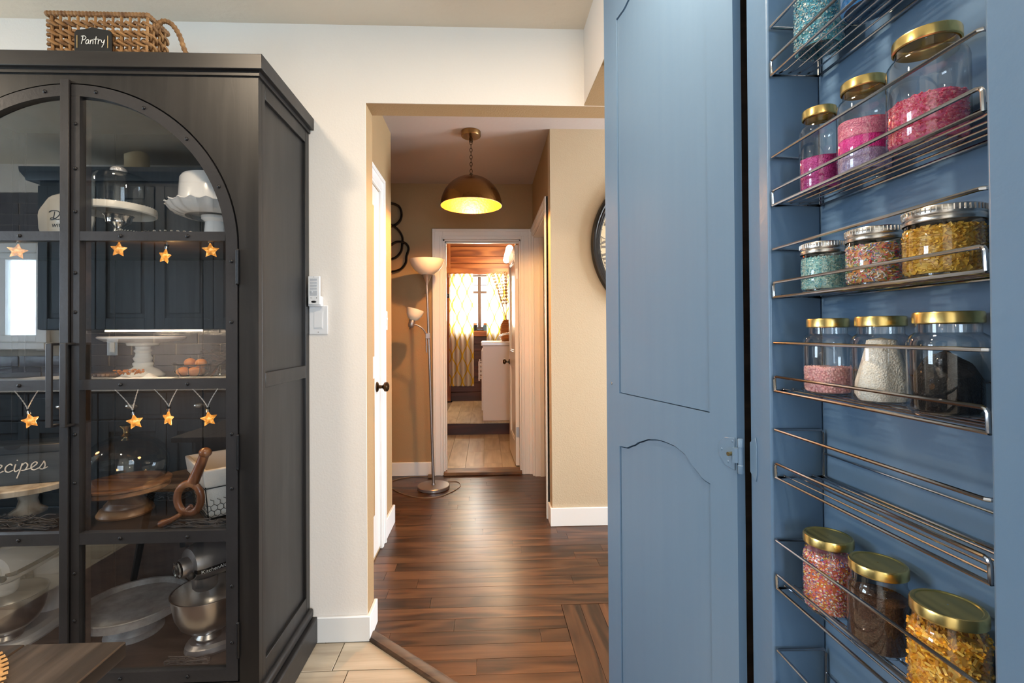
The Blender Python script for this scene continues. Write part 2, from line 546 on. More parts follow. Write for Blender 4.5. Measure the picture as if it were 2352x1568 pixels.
def tag(o, label, cat, group=None, kind=None):
    o['label'] = label
    o['category'] = cat
    if group:
        o['group'] = group
    if kind:
        o['kind'] = kind
    return o


def thing(name, label, cat, loc=(0, 0, 0), rz=0.0, group=None):
    o = bpy.data.objects.new(name, None)
    COL.objects.link(o)
    o.empty_display_size = 0.05
    o.location = loc
    o.rotation_euler = (0, 0, rz)
    return tag(o, label, cat, group)


def struct(name, mb, m, label, parent=None, bevel=0.0):
    o = mb.obj(name, m, parent, bevel=bevel)
    if parent is None:
        o['kind'] = 'structure'
        o['label'] = label
        o['category'] = name.split('_')[0]
    return o


def copy_tree(o, loc=None, rz=None, label=None, parent=None):
    c = o.copy()
    COL.objects.link(c)
    if parent is not None:
        c.parent = parent
    if loc is not None:
        c.location = loc
    if rz is not None:
        c.rotation_euler = (0, 0, rz)
    if label:
        c['label'] = label
    for ch in list(o.children):
        copy_tree(ch, parent=c)
    return c


def inst(o, loc, parent=None, rot=None):
    c = o.copy()
    COL.objects.link(c)
    c.location = loc
    if parent is not None:
        c.parent = parent
    if rot is not None:
        c.rotation_euler = rot
    return c


def clip(poly, a, b, c):
    """keep the part of a convex polygon where a*x + b*y <= c"""
    out = []
    for i in range(len(poly)):
        p, q = poly[i], poly[(i + 1) % len(poly)]
        dp, dq = a * p[0] + b * p[1] - c, a * q[0] + b * q[1] - c
        if dp <= 0:
            out.append(p)
        if dp * dq < 0:
            t = dp / (dp - dq)
            out.append((p[0] + (q[0] - p[0]) * t, p[1] + (q[1] - p[1]) * t))
    return out


def spline(pts, k=6):
    """Catmull-Rom through points (2-D or 3-D)"""
    n = len(pts)
    out = []
    for i in range(n - 1):
        p0, p1, p2, p3 = pts[max(i - 1, 0)], pts[i], pts[i + 1], pts[min(i + 2, n - 1)]
        for j in range(k):
            t = j / k
            out.append(tuple(0.5 * (2 * b + (c - a) * t + (2 * a - 5 * b + 4 * c - d) * t * t + (-a + 3 * b - 3 * c + d) * t ** 3)
                             for a, b, c, d in zip(p0, p1, p2, p3)))
    out.append(tuple(pts[-1]))
    return out


def strokes(mb, lines, o, ux, uz, sc, r, flat=0.35, k=5):
    """hand lettering: each line is a smoothed pen stroke in (u, v), laid on the plane at o"""
    o, ux, uz = Vector(o), Vector(ux), Vector(uz)
    for ln in lines:
        p = spline(ln, k) if len(ln) > 2 else ln
        mb.tube([o + ux * (a * sc) + uz * (b * sc) for a, b in p], r, 6)
    return mb


def text_mesh(txt, size):
    cu = bpy.data.curves.new('t', 'FONT')
    cu.body, cu.size, cu.extrude = txt, size, 0.0
    cu.resolution_u = 3
    o = bpy.data.objects.new('t', cu)
    COL.objects.link(o)
    dg = bpy.context.evaluated_depsgraph_get()
    me = bpy.data.meshes.new_from_object(o.evaluated_get(dg))
    vs = [tuple(v.co) for v in me.vertices]
    fs = [tuple(p.vertices) for p in me.polygons]
    bpy.data.objects.remove(o)
    bpy.data.meshes.remove(me)
    return vs, fs

# ------------------------------------------------------------------ the setting
YW = 1.881          # kitchen face of the white wall
ZC = 2.430          # kitchen ceiling
ZH = 2.485          # hall ceiling


def holed(mb, axis, t0, t1, a0, a1, z0, z1, hole=None):
    """wall slab, thickness t0..t1 along axis, a0..a1 the other way, one rectangular hole (b0,b1,c0,c1)"""
    def bx(p0, p1, q0, q1):
        if p1 - p0 < 1e-4 or q1 - q0 < 1e-4:
            return
        if axis == 'y':
            mb.box(p0, p1, t0, t1, q0, q1)
        else:
            mb.box(t0, t1, p0, p1, q0, q1)
    if not hole:
        bx(a0, a1, z0, z1)
    else:
        b0, b1, c0, c1 = hole
        bx(a0, b0, z0, z1)
        bx(b1, a1, z0, z1)
        bx(b0, b1, z0, c0)
        bx(b0, b1, c1, z1)
    return mb


struct('ceiling', MB().box(-4.5, 3.0, -2.7, 1.9, ZC, ZC + 0.1), M['ceil'], 'cream textured plaster ceiling above the dark cabinet')
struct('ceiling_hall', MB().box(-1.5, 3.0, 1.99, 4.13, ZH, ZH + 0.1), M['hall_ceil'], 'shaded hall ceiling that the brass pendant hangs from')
struct('wall_back', holed(MB(), 'y', YW, YW + 0.004, -4.4, 2.9, 0, ZC, (-0.471, 2.9, 0, 2.12)), M['white_wall'], 'cream white wall with the light switch beside the dark cabinet')
struct('wall_hall_front', holed(MB(), 'y', YW + 0.004, 1.99, -4.4, 2.9, 0, ZH, (-0.471, 2.9, 0, 2.12)), M['tan'], 'tan jamb and soffit of the wide hall opening')
struct('wall_beam', MB().box(0.405, 0.56, 1.50, YW, 2.125, ZC), M['white_wall'], 'white boxed beam beside the top of the blue door')
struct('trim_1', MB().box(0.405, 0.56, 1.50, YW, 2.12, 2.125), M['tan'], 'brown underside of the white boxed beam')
struct('wall_pantry', MB().box(0.425, 1.6, 1.505, 1.60, 0, ZC), M['white_wall'], 'white wall hidden behind the open blue door')
struct('wall_hall_left', MB().box(-0.70, -0.598, 1.99, 3.02, 0, ZH), M['tan'], 'tan hall wall holding the white panelled door on the left')
struct('wall_hall_corner', MB().box(-1.4, -0.70, 2.92, 3.02, 0, ZH), M['tan'], 'tan wall turning away behind the white hall door')
struct('wall_hall_recess', MB().box(-1.5, -1.4, 2.92, 4.13, 0, ZH), M['tan'], 'tan side wall of the hall recess behind the floor lamp')
struct('wall_hall_end', holed(MB(), 'y', 4.03, 4.13, -1.4, 0.52, 0, 2.75, (-0.359, 0.305, 0, 2.007)), M['tan'], 'tan end wall of the hall with the bathroom doorway')
struct('wall_hall_right', holed(MB(), 'x', 0.411, 0.52, 3.03, 4.03, 0, ZH, (3.11, 3.955, 0, 2.02)), M['tan'], 'tan hall wall with a white cased opening on the right')
struct('wall_clock', MB().box(0.411, 3.0, 2.93, 3.03, 0, ZH), M['lit_tan'], 'tan wall carrying the large black rimmed clock')
struct('wall_side_passage', MB().box(1.4, 1.5, 3.03, 4.13, 0, ZH).box(0.52, 1.5, 4.03, 4.13, 0, ZH), M['tan'], 'tan walls beyond the cased opening in the hall')
struct('wall_side_room', holed(MB(), 'x', 2.9, 3.0, 1.4, 3.03, 0, ZH, (1.75, 2.75, 0.6, 2.1)), M['white_wall'], 'window wall of the room beyond the blue door')
struct('wall_right', MB().box(1.6, 1.7, -2.7, 1.505, 0, ZC).box(1.6, 3.0, 1.4, 1.505, 0, ZC), M['white_wall'], 'white kitchen wall on the right behind the pantry')
struct('wall_left', holed(MB(), 'x', -4.5, -4.4, -0.63, 1.99, 0, ZC, (0.15, 1.35, 0.9, 2.1)), M['white_wall'], 'white kitchen wall with an added window at the far left')
struct('wall_rear', holed(MB(), 'y', -0.63, -0.53, -4.4, -0.6, 0, ZC, (-4.05, -3.17, 1.16, 1.80)), M['white_wall'], 'kitchen wall of navy cabinets mirrored in the cabinet glass')
struct('wall_rear_return', MB().box(-0.7, -0.6, -2.7, -0.63, 0, ZC), M['white_wall'], 'white wall returning behind the camera')
struct('wall_far_rear', holed(MB(), 'y', -2.7, -2.6, -0.6, 1.6, 0, ZC, (-0.25, 1.25, 0.7, 2.15)), M['white_wall'], 'white wall with a large window behind the camera')
# bathroom shell
struct('wall_bath_left', MB().box(-0.73, -0.63, 4.13, 7.4, 0, 2.75), M['cedar'], 'cedar left wall of the bathroom')
struct('wall_bath_right', MB().box(0.44, 0.54, 4.13, 7.4, 0, 2.75), M['cedar'], 'cedar right wall of the bathroom')
wbb = struct('wall_bath_back', holed(MB(), 'y', 7.32, 7.42, -0.73, 0.54, 0, 2.75, (-0.47, 0.30, 1.27, 2.12)), M['dark_sub'], 'cedar boarded back wall of the bathroom with the bright window')
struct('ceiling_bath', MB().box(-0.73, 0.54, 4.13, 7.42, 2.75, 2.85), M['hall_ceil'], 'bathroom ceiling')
z = 0.30
hs = [0.14, 0.10, 0.13, 0.12, 0.14, 0.11, 0.13, 0.10]
k = 0
while z < 1.16:                     # dark boards under the window
    h = min(hs[k % 8], 1.16 - z)
    MB().box(-0.63, 0.44, 7.300, 7.319, z + 0.002, z + h - 0.002).obj('plank', M['dark_cedar'], wbb, bevel=0.003, seg=1)
    z += h
    k += 1
z = 2.21
for h in (0.075, 0.115, 0.15, 0.11, 0.09):    # warm boards above the beam
    MB().box(-0.54, 0.44, 7.300 - 0.004 * (k % 3), 7.319, z + 0.002, z + h - 0.002).obj('plank', M['cedar'], wbb, bevel=0.003, seg=1)
    z += h
    k += 1
for x0, x1 in ((-0.63, -0.475), (0.305, 0.44)):
    MB().box(x0, x1, 7.302, 7.319, 1.24, 2.118).obj('plank', M['cedar_z'], wbb, bevel=0.003, seg=1)
struct('trim_2', MB().box(-0.63, 0.44, 7.24, 7.32, 2.12, 2.21), M['cedar'], 'cedar beam above the bathroom window', bevel=0.004)
struct('trim_3', MB().box(-0.628, -0.535, 7.245, 7.30, 0.165, 2.745), M['cedar_z'], 'upright cedar post in the bathroom corner', bevel=0.004)
struct('trim_4', MB().box(-0.535, 0.44, 7.24, 7.319, 1.16, 1.245), M['cedar'], 'cedar sill under the bathroom window', bevel=0.004)
struct('baseboard_bath', MB().box(-0.535, 0.44, 7.27, 7.319, 0.165, 0.30), M['dark_cedar'], 'dark cedar baseboard under the yellow curtain', bevel=0.004)
struct('trim_5', MB().box(-0.63, 0.44, 5.53, 5.57, 0.02, 0.150), M['dark_cedar'], 'dark wooden riser of the step in the bathroom')
struct('trim_6', MB().box(-0.359, 0.305, 3.995, 4.136, 0.0005, 0.028), M['thresh'], 'oak threshold at the bathroom doorway', bevel=0.004)

# floors: a sub floor, then every board and tile on its own
fl = struct('floor', MB().box(-1.5, 3.0, 1.0, 4.06, -0.09, -0.013), M['dark_sub'], 'dark stained oak hall floor')
DX, DY = 0.7575, -0.6528                         # direction of the oak strip between tile and wood
NX, NY = DY, -DX                                 # points to the tiled side
PX, PY = -0.4633, 1.8964
CW = NX * PX + NY * PY


def board(poly, z0, z1, name, m, parent, bev=0.0):
    if len(poly) < 3:
        return None
    ar = abs(sum(poly[i][0] * poly[(i + 1) % len(poly)][1] - poly[(i + 1) % len(poly)][0] * poly[i][1] for i in range(len(poly)))) / 2
    if ar < 3e-4:
        return None
    return MB().prism(poly, 'z', z0, z1).obj(name, m, parent, bevel=bev, seg=1)


rw = 0.0826
y = 1.089
row = 0
while y < 4.02:
    x = -1.40 - random.random() * 0.8
    xe = 0.3275 if y < 2.07 else 2.2
    while x < xe:
        ln = random.choice((0.45, 0.6, 0.75, 0.9, 1.05, 1.2))
        x0, x1 = max(x, -1.40), min(x + ln, xe)
        if x1 - x0 > 0.03:
            g = 0.0007
            p = [(x0 + g, y + g), (x1 - g, y + g), (x1 - g, y + rw - g), (x0 + g, y + rw - g)]
            p = clip(p, NX, NY, CW)
            dz = random.uniform(-0.0005, 0.0)
            if y > 3.02 or x1 > -0.60:
                board(p, -0.012, dz, 'plank', M['oak'], fl)
        x += ln
    y += rw
    row += 1
x = 0.3285
while x < 1.1:                                  # boards turned lengthwise by the pantry
    cuts = [1.09, random.uniform(1.3, 1.8), 2.079]
    for a, b in zip(cuts[:-1], cuts[1:]):
        g = 0.0007
        p = clip([(x + g, a + g), (x + rw - g, a + g), (x + rw - g, b - g), (x + g, b - g)], NX, NY, CW)
        board(p, -0.012, random.uniform(-0.0005, 0), 'plank', M['oak_y'], fl)
    x += rw

fk = struct('floor_kitchen', MB().box(-4.4, 1.6, -2.6, 1.88, -0.09, -0.010), M['grout'], 'pale wood look tile floor of the kitchen')
for ri in range(-2, 13):
    y0 = 1.7126 + 0.155 - 0.155 * ri
    off = {0: -0.555, 1: -0.497}.get(ri, -0.5 + 0.21 * (ri % 3) + 0.05 * (ri % 2))
    for ki in range(-7, 4):
        x0 = off + 0.6 * ki
        g = 0.0016
        p = [(x0 + g, y0 - 0.155 + g), (x0 + 0.6 - g, y0 - 0.155 + g), (x0 + 0.6 - g, y0 - g), (x0 + g, y0 - g)]
        for a, b, c in ((0, 1, 1.8805), (-NX, -NY, -CW - 0.004), (1, 0, 1.2), (-1, 0, 4.4)):
            p = clip(p, a, b, c) if len(p) > 2 else p
        board(p, -0.010, 0.0, 'tile', M['tile'], fk, 0.0012)
# oak reducer strip on the diagonal
s0 = Vector((PX - 0.008, PY - 0.004, 0))
d = Vector((DX, DY, 0))
nn = Vector((NX, NY, 0))
e = s0 + d * 1.25
m = MB()
a0, a1 = s0 + nn * 0.004, e + nn * 0.004
prof = [(0.0, 0.0005), (0.0, 0.010), (0.010, 0.016), (-0.030, 0.015), (-0.046, 0.005), (-0.046, 0.0005)]
prof = [(0.012, 0.0005), (0.012, 0.010), (0.006, 0.0155), (-0.026, 0.0155), (-0.042, 0.004), (-0.042, 0.0005)]
vs = [tuple(q + nn * t + Vector((0, 0, h))) for q in (s0, e) for t, h in prof]
m.add(vs, [tuple(range(6)), tuple(range(6, 12))[::-1]] + [(i, (i + 1) % 6, 6 + (i + 1) % 6, 6 + i) for i in range(6)])
struct('trim_7', m, M['reducer'], 'dark oak strip laid diagonally between tile and hall wood')

fb = struct('floor_bath', MB().box(-0.63, 0.44, 4.06, 5.57, -0.09, 0.008).box(-0.63, 0.44, 5.57, 7.32, -0.09, 0.145), M['grout'], 'beige wood look tiles on the two bathroom levels')
for lv, (ya, yb, zt) in enumerate(((4.137, 5.529, 0.02), (5.50, 7.315, 0.165))):
    for ci in range(-3, 4):
        x0 = -0.02 + 0.165 * ci
        yy = ya - random.random() * 0.5
        while yy < yb:
            g = 0.0012
            p = [(max(x0, -0.629) + g, max(yy, ya) + g), (min(x0 + 0.165, 0.439) - g, max(yy, ya) + g), (min(x0 + 0.165, 0.439) - g, min(yy + 0.5, yb) - g), (max(x0, -0.629) + g, min(yy + 0.5, yb) - g)]
            if p[1][0] - p[0][0] > 0.02 and p[2][1] - p[1][1] > 0.02:
                board(p, zt - 0.0125, zt, 'tile', M['bath_tile'], fb)
            yy += 0.5

# baseboards: a square-edged board with an eased top


def base(name, x0, x1, y0, y1, label, h=0.098):
    return struct(name, MB().box(x0, x1, y0, y1, 0, h), M['trim'], label, bevel=0.004)


struct('baseboard_back', MB().prism([(-1.9, YW), (-1.9, YW - 0.014), (-0.456, YW - 0.014), (-0.456, 1.995), (-0.4708, 1.995), (-0.4708, YW)], 'z', 0, 0.098), M['trim'], 'white baseboard wrapping the end of the switch wall', bevel=0.003)
base('baseboard_hall_left', -0.598, -0.582, 2.765, 3.035, 'short white baseboard past the white hall door', 0.115)
base('baseboard_hall_end', -1.4, -0.4635, 4.014, 4.03, 'white baseboard behind the floor lamp', 0.115)
struct('baseboard_clock', MB().prism([(2.0, 2.93), (0.411, 2.93), (0.411, 3.034), (0.397, 3.034), (0.397, 2.915), (2.0, 2.915)], 'z', 0, 0.112), M['trim'], 'white baseboard under the clock wall', bevel=0.003)
base('baseboard_hall_right', 0.391, 0.41, 4.014, 4.03, 'sliver of white baseboard between the two door casings', 0.115)


def casing(name, label, inner, w, axis, t, s, zt, zb=0.0):
    """stepped flat casing round an opening; inner=(a0,a1,z), axis of the wall normal, t wall face, s outward sign"""
    m = MB()
    a0, a1, zi = inner

    def bx(p0, p1, q0, q1, th):
        lo, hi = sorted((t, t + s * th))
        if axis == 'y':
            m.box(p0, p1, lo, hi, q0, q1)
        else:
            m.box(lo, hi, p0, p1, q0, q1)
    for o0, o1, th in ((0, w, 0.014), (w - 0.022, w, 0.022), (0.010, 0.028, 0.018)):
        bx(a0 - o1, a0 - o0, zb, zi + o1, th)
        bx(a1 + o0, a1 + o1, zb, zi + o1, th)
        bx(a0 - o0, a1 + o0, zi + o0, zi + o1, th)
    return struct(name, m, M['trim'], label, bevel=0.002)


casing('trim_8', 'white stepped casing round the bathroom doorway', (-0.359, 0.305, 2.007), 0.088, 'y', 4.03, -1, 0)
casing('trim_9', 'white casing round the opening on the right of the hall', (3.11, 3.955, 2.02), 0.072, 'x', 0.411, -1, 0)
casing('trim_10', 'white casing round the panelled hall door on the left', (2.00, 2.672, 2.005), 0.085, 'x', -0.598, 1, 0)
struct('trim_11', MB().box(-0.3585, -0.344, 4.029, 4.131, 0.03, 2.0065).box(0.292, 0.3045, 4.029, 4.131, 0.03, 2.0065).box(-0.3585, 0.3045, 4.029, 4.131, 1.994, 2.0065)
       .box(-0.344, -0.334, 4.07, 4.10, 0.03, 1.994).box(-0.344, 0.292, 4.07, 4.10, 1.984, 1.994), M['trim'], 'white jamb lining of the bathroom doorway', bevel=0.001)
struct('trim_12', MB().box(0.411, 0.521, 3.941, 3.9545, 0, 2.02).box(0.411, 0.521, 3.1105, 3.124, 0, 2.02).box(0.411, 0.521, 3.124, 3.941, 2.006, 2.0195)
       .box(0.455, 0.49, 3.929, 3.941, 0, 2.006), M['trim'], 'white jamb lining of the cased opening', bevel=0.001)


# doors
def panel_door(name, label, w, h, th, panels, m, loc, rz, parts_label=None):
    """leaf in its own frame: x 0..w from the hinge, y 0..th, both faces panelled"""
    d0 = thing(name, label, 'door', loc, rz)
    d0['kind'] = 'structure'
    mb = MB()
    xs = [0, panels[0][0], panels[0][1], w]
    mb.box(0, xs[1], 0, th, 0, h).box(xs[2], w, 0, th, 0, h)
    zz = [0] + [v for p in panels for v in (p[2], p[3])] + [h]
    for i in range(0, len(zz), 2):
        mb.box(xs[1], xs[2], 0, th, zz[i], zz[i + 1])
    mb.obj('frame', m, d0, bevel=0.003)
    for p in panels:
        q = MB()
        q.box(p[0], p[1], th * 0.5 - 0.004, th * 0.5 + 0.004, p[2], p[3])
        for y0, y1 in ((0.004, th * 0.5), (th * 0.5, th - 0.004)):
            q.box(p[0], p[0] + 0.014, y0, y1, p[2], p[3]).box(p[1] - 0.014, p[1], y0, y1, p[2], p[3])
            q.box(p[0], p[1], y0, y1, p[2], p[2] + 0.014).box(p[0], p[1], y0, y1, p[3] - 0.014, p[3])
        q.obj('panel', m, d0, bevel=0.003)
    return d0


def knob(parent, c, axis, mname='bronze', r=0.027, both=False, th=0.04):
    """round door knob with rose, standing out along axis from c"""
    m = MB()
    m.lathe([(0.028, 0.0), (0.028, 0.005), (0.022, 0.009), (0.010, 0.012), (0.009, 0.030), (0.014, 0.036), (r * 0.92, 0.043), (r, 0.052), (r * 0.9, 0.061), (r * 0.5, 0.067), (0.001, 0.068)], 24)
    q = Vector((0, 0, 1)).rotation_difference(Vector(axis)).to_matrix().to_4x4()
    m.xf(Matrix.Translation(c) @ q)
    return m.obj('knob', M[mname], parent)


d1 = panel_door('door_1', 'white panelled door seen edge on in the left hall wall', 0.70, 1.99, 0.035, [(0.11, 0.585, 0.22, 0.95), (0.11, 0.585, 1.07, 1.88)], M['door_white'], (-0.631, 1.974, 0.012), R(90))
# local +x runs along +Y, local -y faces the hall (+X): shift so that the face is flush
knob(d1, (0.63, 0.0, 0.90), (0, -1, 0))
d1.location = (-0.597, 1.974, 0.012)
d2 = panel_door('door_2', 'white panelled bathroom door standing open into the bathroom', 0.62, 1.95, 0.035, [(0.10, 0.52, 0.20, 0.86), (0.10, 0.52, 1.00, 1.83)], M['door_white'], (0.297, 4.155, 0.034), R(92.2))
knob(d2, (0.565, 0.035, 0.885), (0, 1, 0))
for hz in (0.25, 1.65):
    MB().lathe([(0.007, 0), (0.007, 0.09)], 10, (-0.004, 0.0, hz)).box(-0.003, 0.0, 0.0, 0.03, hz, hz + 0.09).obj('hinge', M['steel'], d2)


def window(name, label, axis, t0, t1, a0, a1, z0, z1, fr, m, vbars=(), hbars=(), pane_t=None):
    w = MB()

    def bx(mb, p0, p1, q0, q1, u0, u1):
        if axis == 'y':
            mb.box(p0, p1, u0, u1, q0, q1)
        else:
            mb.box(u0, u1, p0, p1, q0, q1)
    bx(w, a0, a0 + fr, z0, z1, t0, t1)
    bx(w, a1 - fr, a1, z0, z1, t0, t1)
    bx(w, a0 + fr, a1 - fr, z0, z0 + fr, t0, t1)
    bx(w, a0 + fr, a1 - fr, z1 - fr, z1, t0, t1)
    o = struct(name, w, m, label, bevel=0.002)
    for b, bw in vbars:
        q = MB()
        bx(q, b - bw / 2, b + bw / 2, z0 + fr, z1 - fr, t0 + 0.004, t1 - 0.004)
        q.obj('mullion', m, o, bevel=0.002)
    for b, bw in hbars:
        q = MB()
        bx(q, a0 + fr, a1 - fr, b - bw / 2, b + bw / 2, t0 + 0.006, t1 - 0.006)
        q.obj('glazing_bar', m, o, bevel=0.002)
    q = MB()
    tm = (t0 + t1) / 2
    bx(q, a0 + fr, a1 - fr, z0 + fr, z1 - fr, tm - 0.002, tm + 0.002)
    q.obj('pane', M['window_glass'], o)
    return o


M['bath_frame'] = mat('dark_window_frame', (0.085, 0.050, 0.038), 0.5)
window('window_1', 'dark framed bathroom window glowing white between the curtains', 'y', 7.325, 7.365, -0.47, 0.30, 1.272, 2.118, 0.035, M['bath_frame'], [(-0.09, 0.05)], [(1.955, 0.012), (1.845, 0.034)])
window('window_2', 'white kitchen window mirrored in the cabinet glass', 'y', -0.60, -0.55, -4.05, -3.17, 1.16, 1.80, 0.05, M['trim'], [(-3.46, 0.05)])
window('window_added_left', 'unseen white window added in the far left kitchen wall', 'x', -4.47, -4.42, 0.15, 1.35, 0.9, 2.1, 0.05, M['trim'], [(0.75, 0.05)])  # window added to go with the left daylight lamp
window('window_4', 'large white window behind the camera', 'y', -2.67, -2.62, -0.25, 1.25, 0.7, 2.15, 0.05, M['trim'], [(0.5, 0.05)], [(1.45, 0.03)])
window('window_5', 'white window of the room beyond the blue door', 'x', 2.92, 2.97, 1.75, 2.75, 0.6, 2.1, 0.05, M['trim'], [(2.25, 0.05)])
struct('ground', MB().box(-30, 30, -30, 40, -0.5, -0.35), M['lawn'], 'green garden outside the windows')

# ------------------------------------------------------------------ the dark display cabinet
YF, CX, CL, CR = 1.4645, -1.2465, -1.801, -0.692
AZ, ARO, ARI = 1.4675, 0.492, 0.4575            # arch centre height, door outer and inner radius
cab = thing('display_cabinet', 'tall charcoal cabinet with arched glass double doors against the white wall', 'cabinet', (CX, 1.66, 0))


def C_(mb, name, m, parent=cab, **kw):
    return mb.obj(name, m, parent, world=True, **kw)


C_(MB().prism([(CL - 0.020, 1.445), (CR + 0.020, 1.445), (CR + 0.020, 1.879), (CL - 0.020, 1.879)], 'z', 2.006, 2.052), 'crown', M['cab_x'], bevel=0.002)
C_(MB().box(CL - 0.006, CR + 0.006, 1.458, 1.878, 1.992, 2.006), 'cornice', M['cab_x'])
# face frame with the arched opening
m = MB()
RF = 0.4965
top = 1.992
for sgn in (-1, 1):
    pr = [(CX + sgn * RF * sin(a), AZ + RF * cos(a)) for a in [pi / 2 * i / 28 for i in range(29)]]
    xo = CR if sgn > 0 else CL
    m.prism([(CX, top)] + pr + [(CX + sgn * RF, 0.10), (xo, 0.10), (xo, top)], 'y', YF, YF + 0.022)
m.box(CX - RF, CX + RF, YF, YF + 0.022, 0.10, 0.150)
C_(m, 'face_frame', M['cab'])
for sg, xo in ((1, CR), (-1, CL)):              # sides: frame round two sunk panels
    xi = xo - sg * 0.020
    lo, hi = sorted((xo, xi))
    q = MB().box(lo, hi, YF + 0.0225, YF + 0.045, 0.10, 1.992).box(lo, hi, 1.842, 1.878, 0.10, 1.992)
    q.box(lo, hi, YF + 0.045, 1.842, 1.945, 1.992).box(lo, hi, YF + 0.045, 1.842, 1.034, 1.082).box(lo, hi, YF + 0.045, 1.842, 0.10, 0.19)
    C_(q, 'side_frame', M['cab'], bevel=0.002)
    lo, hi = sorted((xo - sg * 0.011, xo - sg * 0.019))
    for z0, z1 in ((0.19, 1.034), (1.082, 1.945)):
        C_(MB().box(lo, hi, YF + 0.045, 1.842, z0, z1), 'side_panel', M['cab'])
C_(MB().box(CL - 0.032, CR + 0.032, 1.436, 1.877, 0.001, 0.100), 'plinth', M['cab_x'], bevel=0.006, seg=3)
C_(MB().box(CL - 0.016, CR + 0.016, 1.450, 1.877, 0.100, 0.135), 'plinth_moulding', M['cab_x'], bevel=0.010, seg=3)
# inside: boarded back, shelves, roof, centre post
x = CL + 0.02
bx0 = [CL + 0.021, -1.752, -1.4215, -1.0915, CR - 0.021]
for a, b in zip(bx0[:-1], bx0[1:]):
    C_(MB().box(a + 0.0015, b - 0.0015, 1.862, 1.876, 0.15, 1.99), 'back_board', M['cab_in'], bevel=0.002, seg=1)
C_(MB().box(CL + 0.021, CR - 0.021, YF + 0.03, 1.861, 1.976, 1.990), 'cabinet_roof', M['cab_in'])
for zt in (0.186, 0.604, 1.064, 1.508):
    C_(MB().box(CL + 0.021, CR - 0.021, YF + 0.0225, 1.861, zt - 0.018, zt), 'shelf', M['shelf'], bevel=0.001, seg=1)
C_(MB().box(CX - 0.027, CX + 0.027, YF + 0.0215, YF + 0.041, 0.15, 1.974), 'centre_post', M['shelf'])

rails = [(1.4878, 1.5155), (1.038, 1.0685), (0.5752, 0.6092), (0.155, 0.1903)]


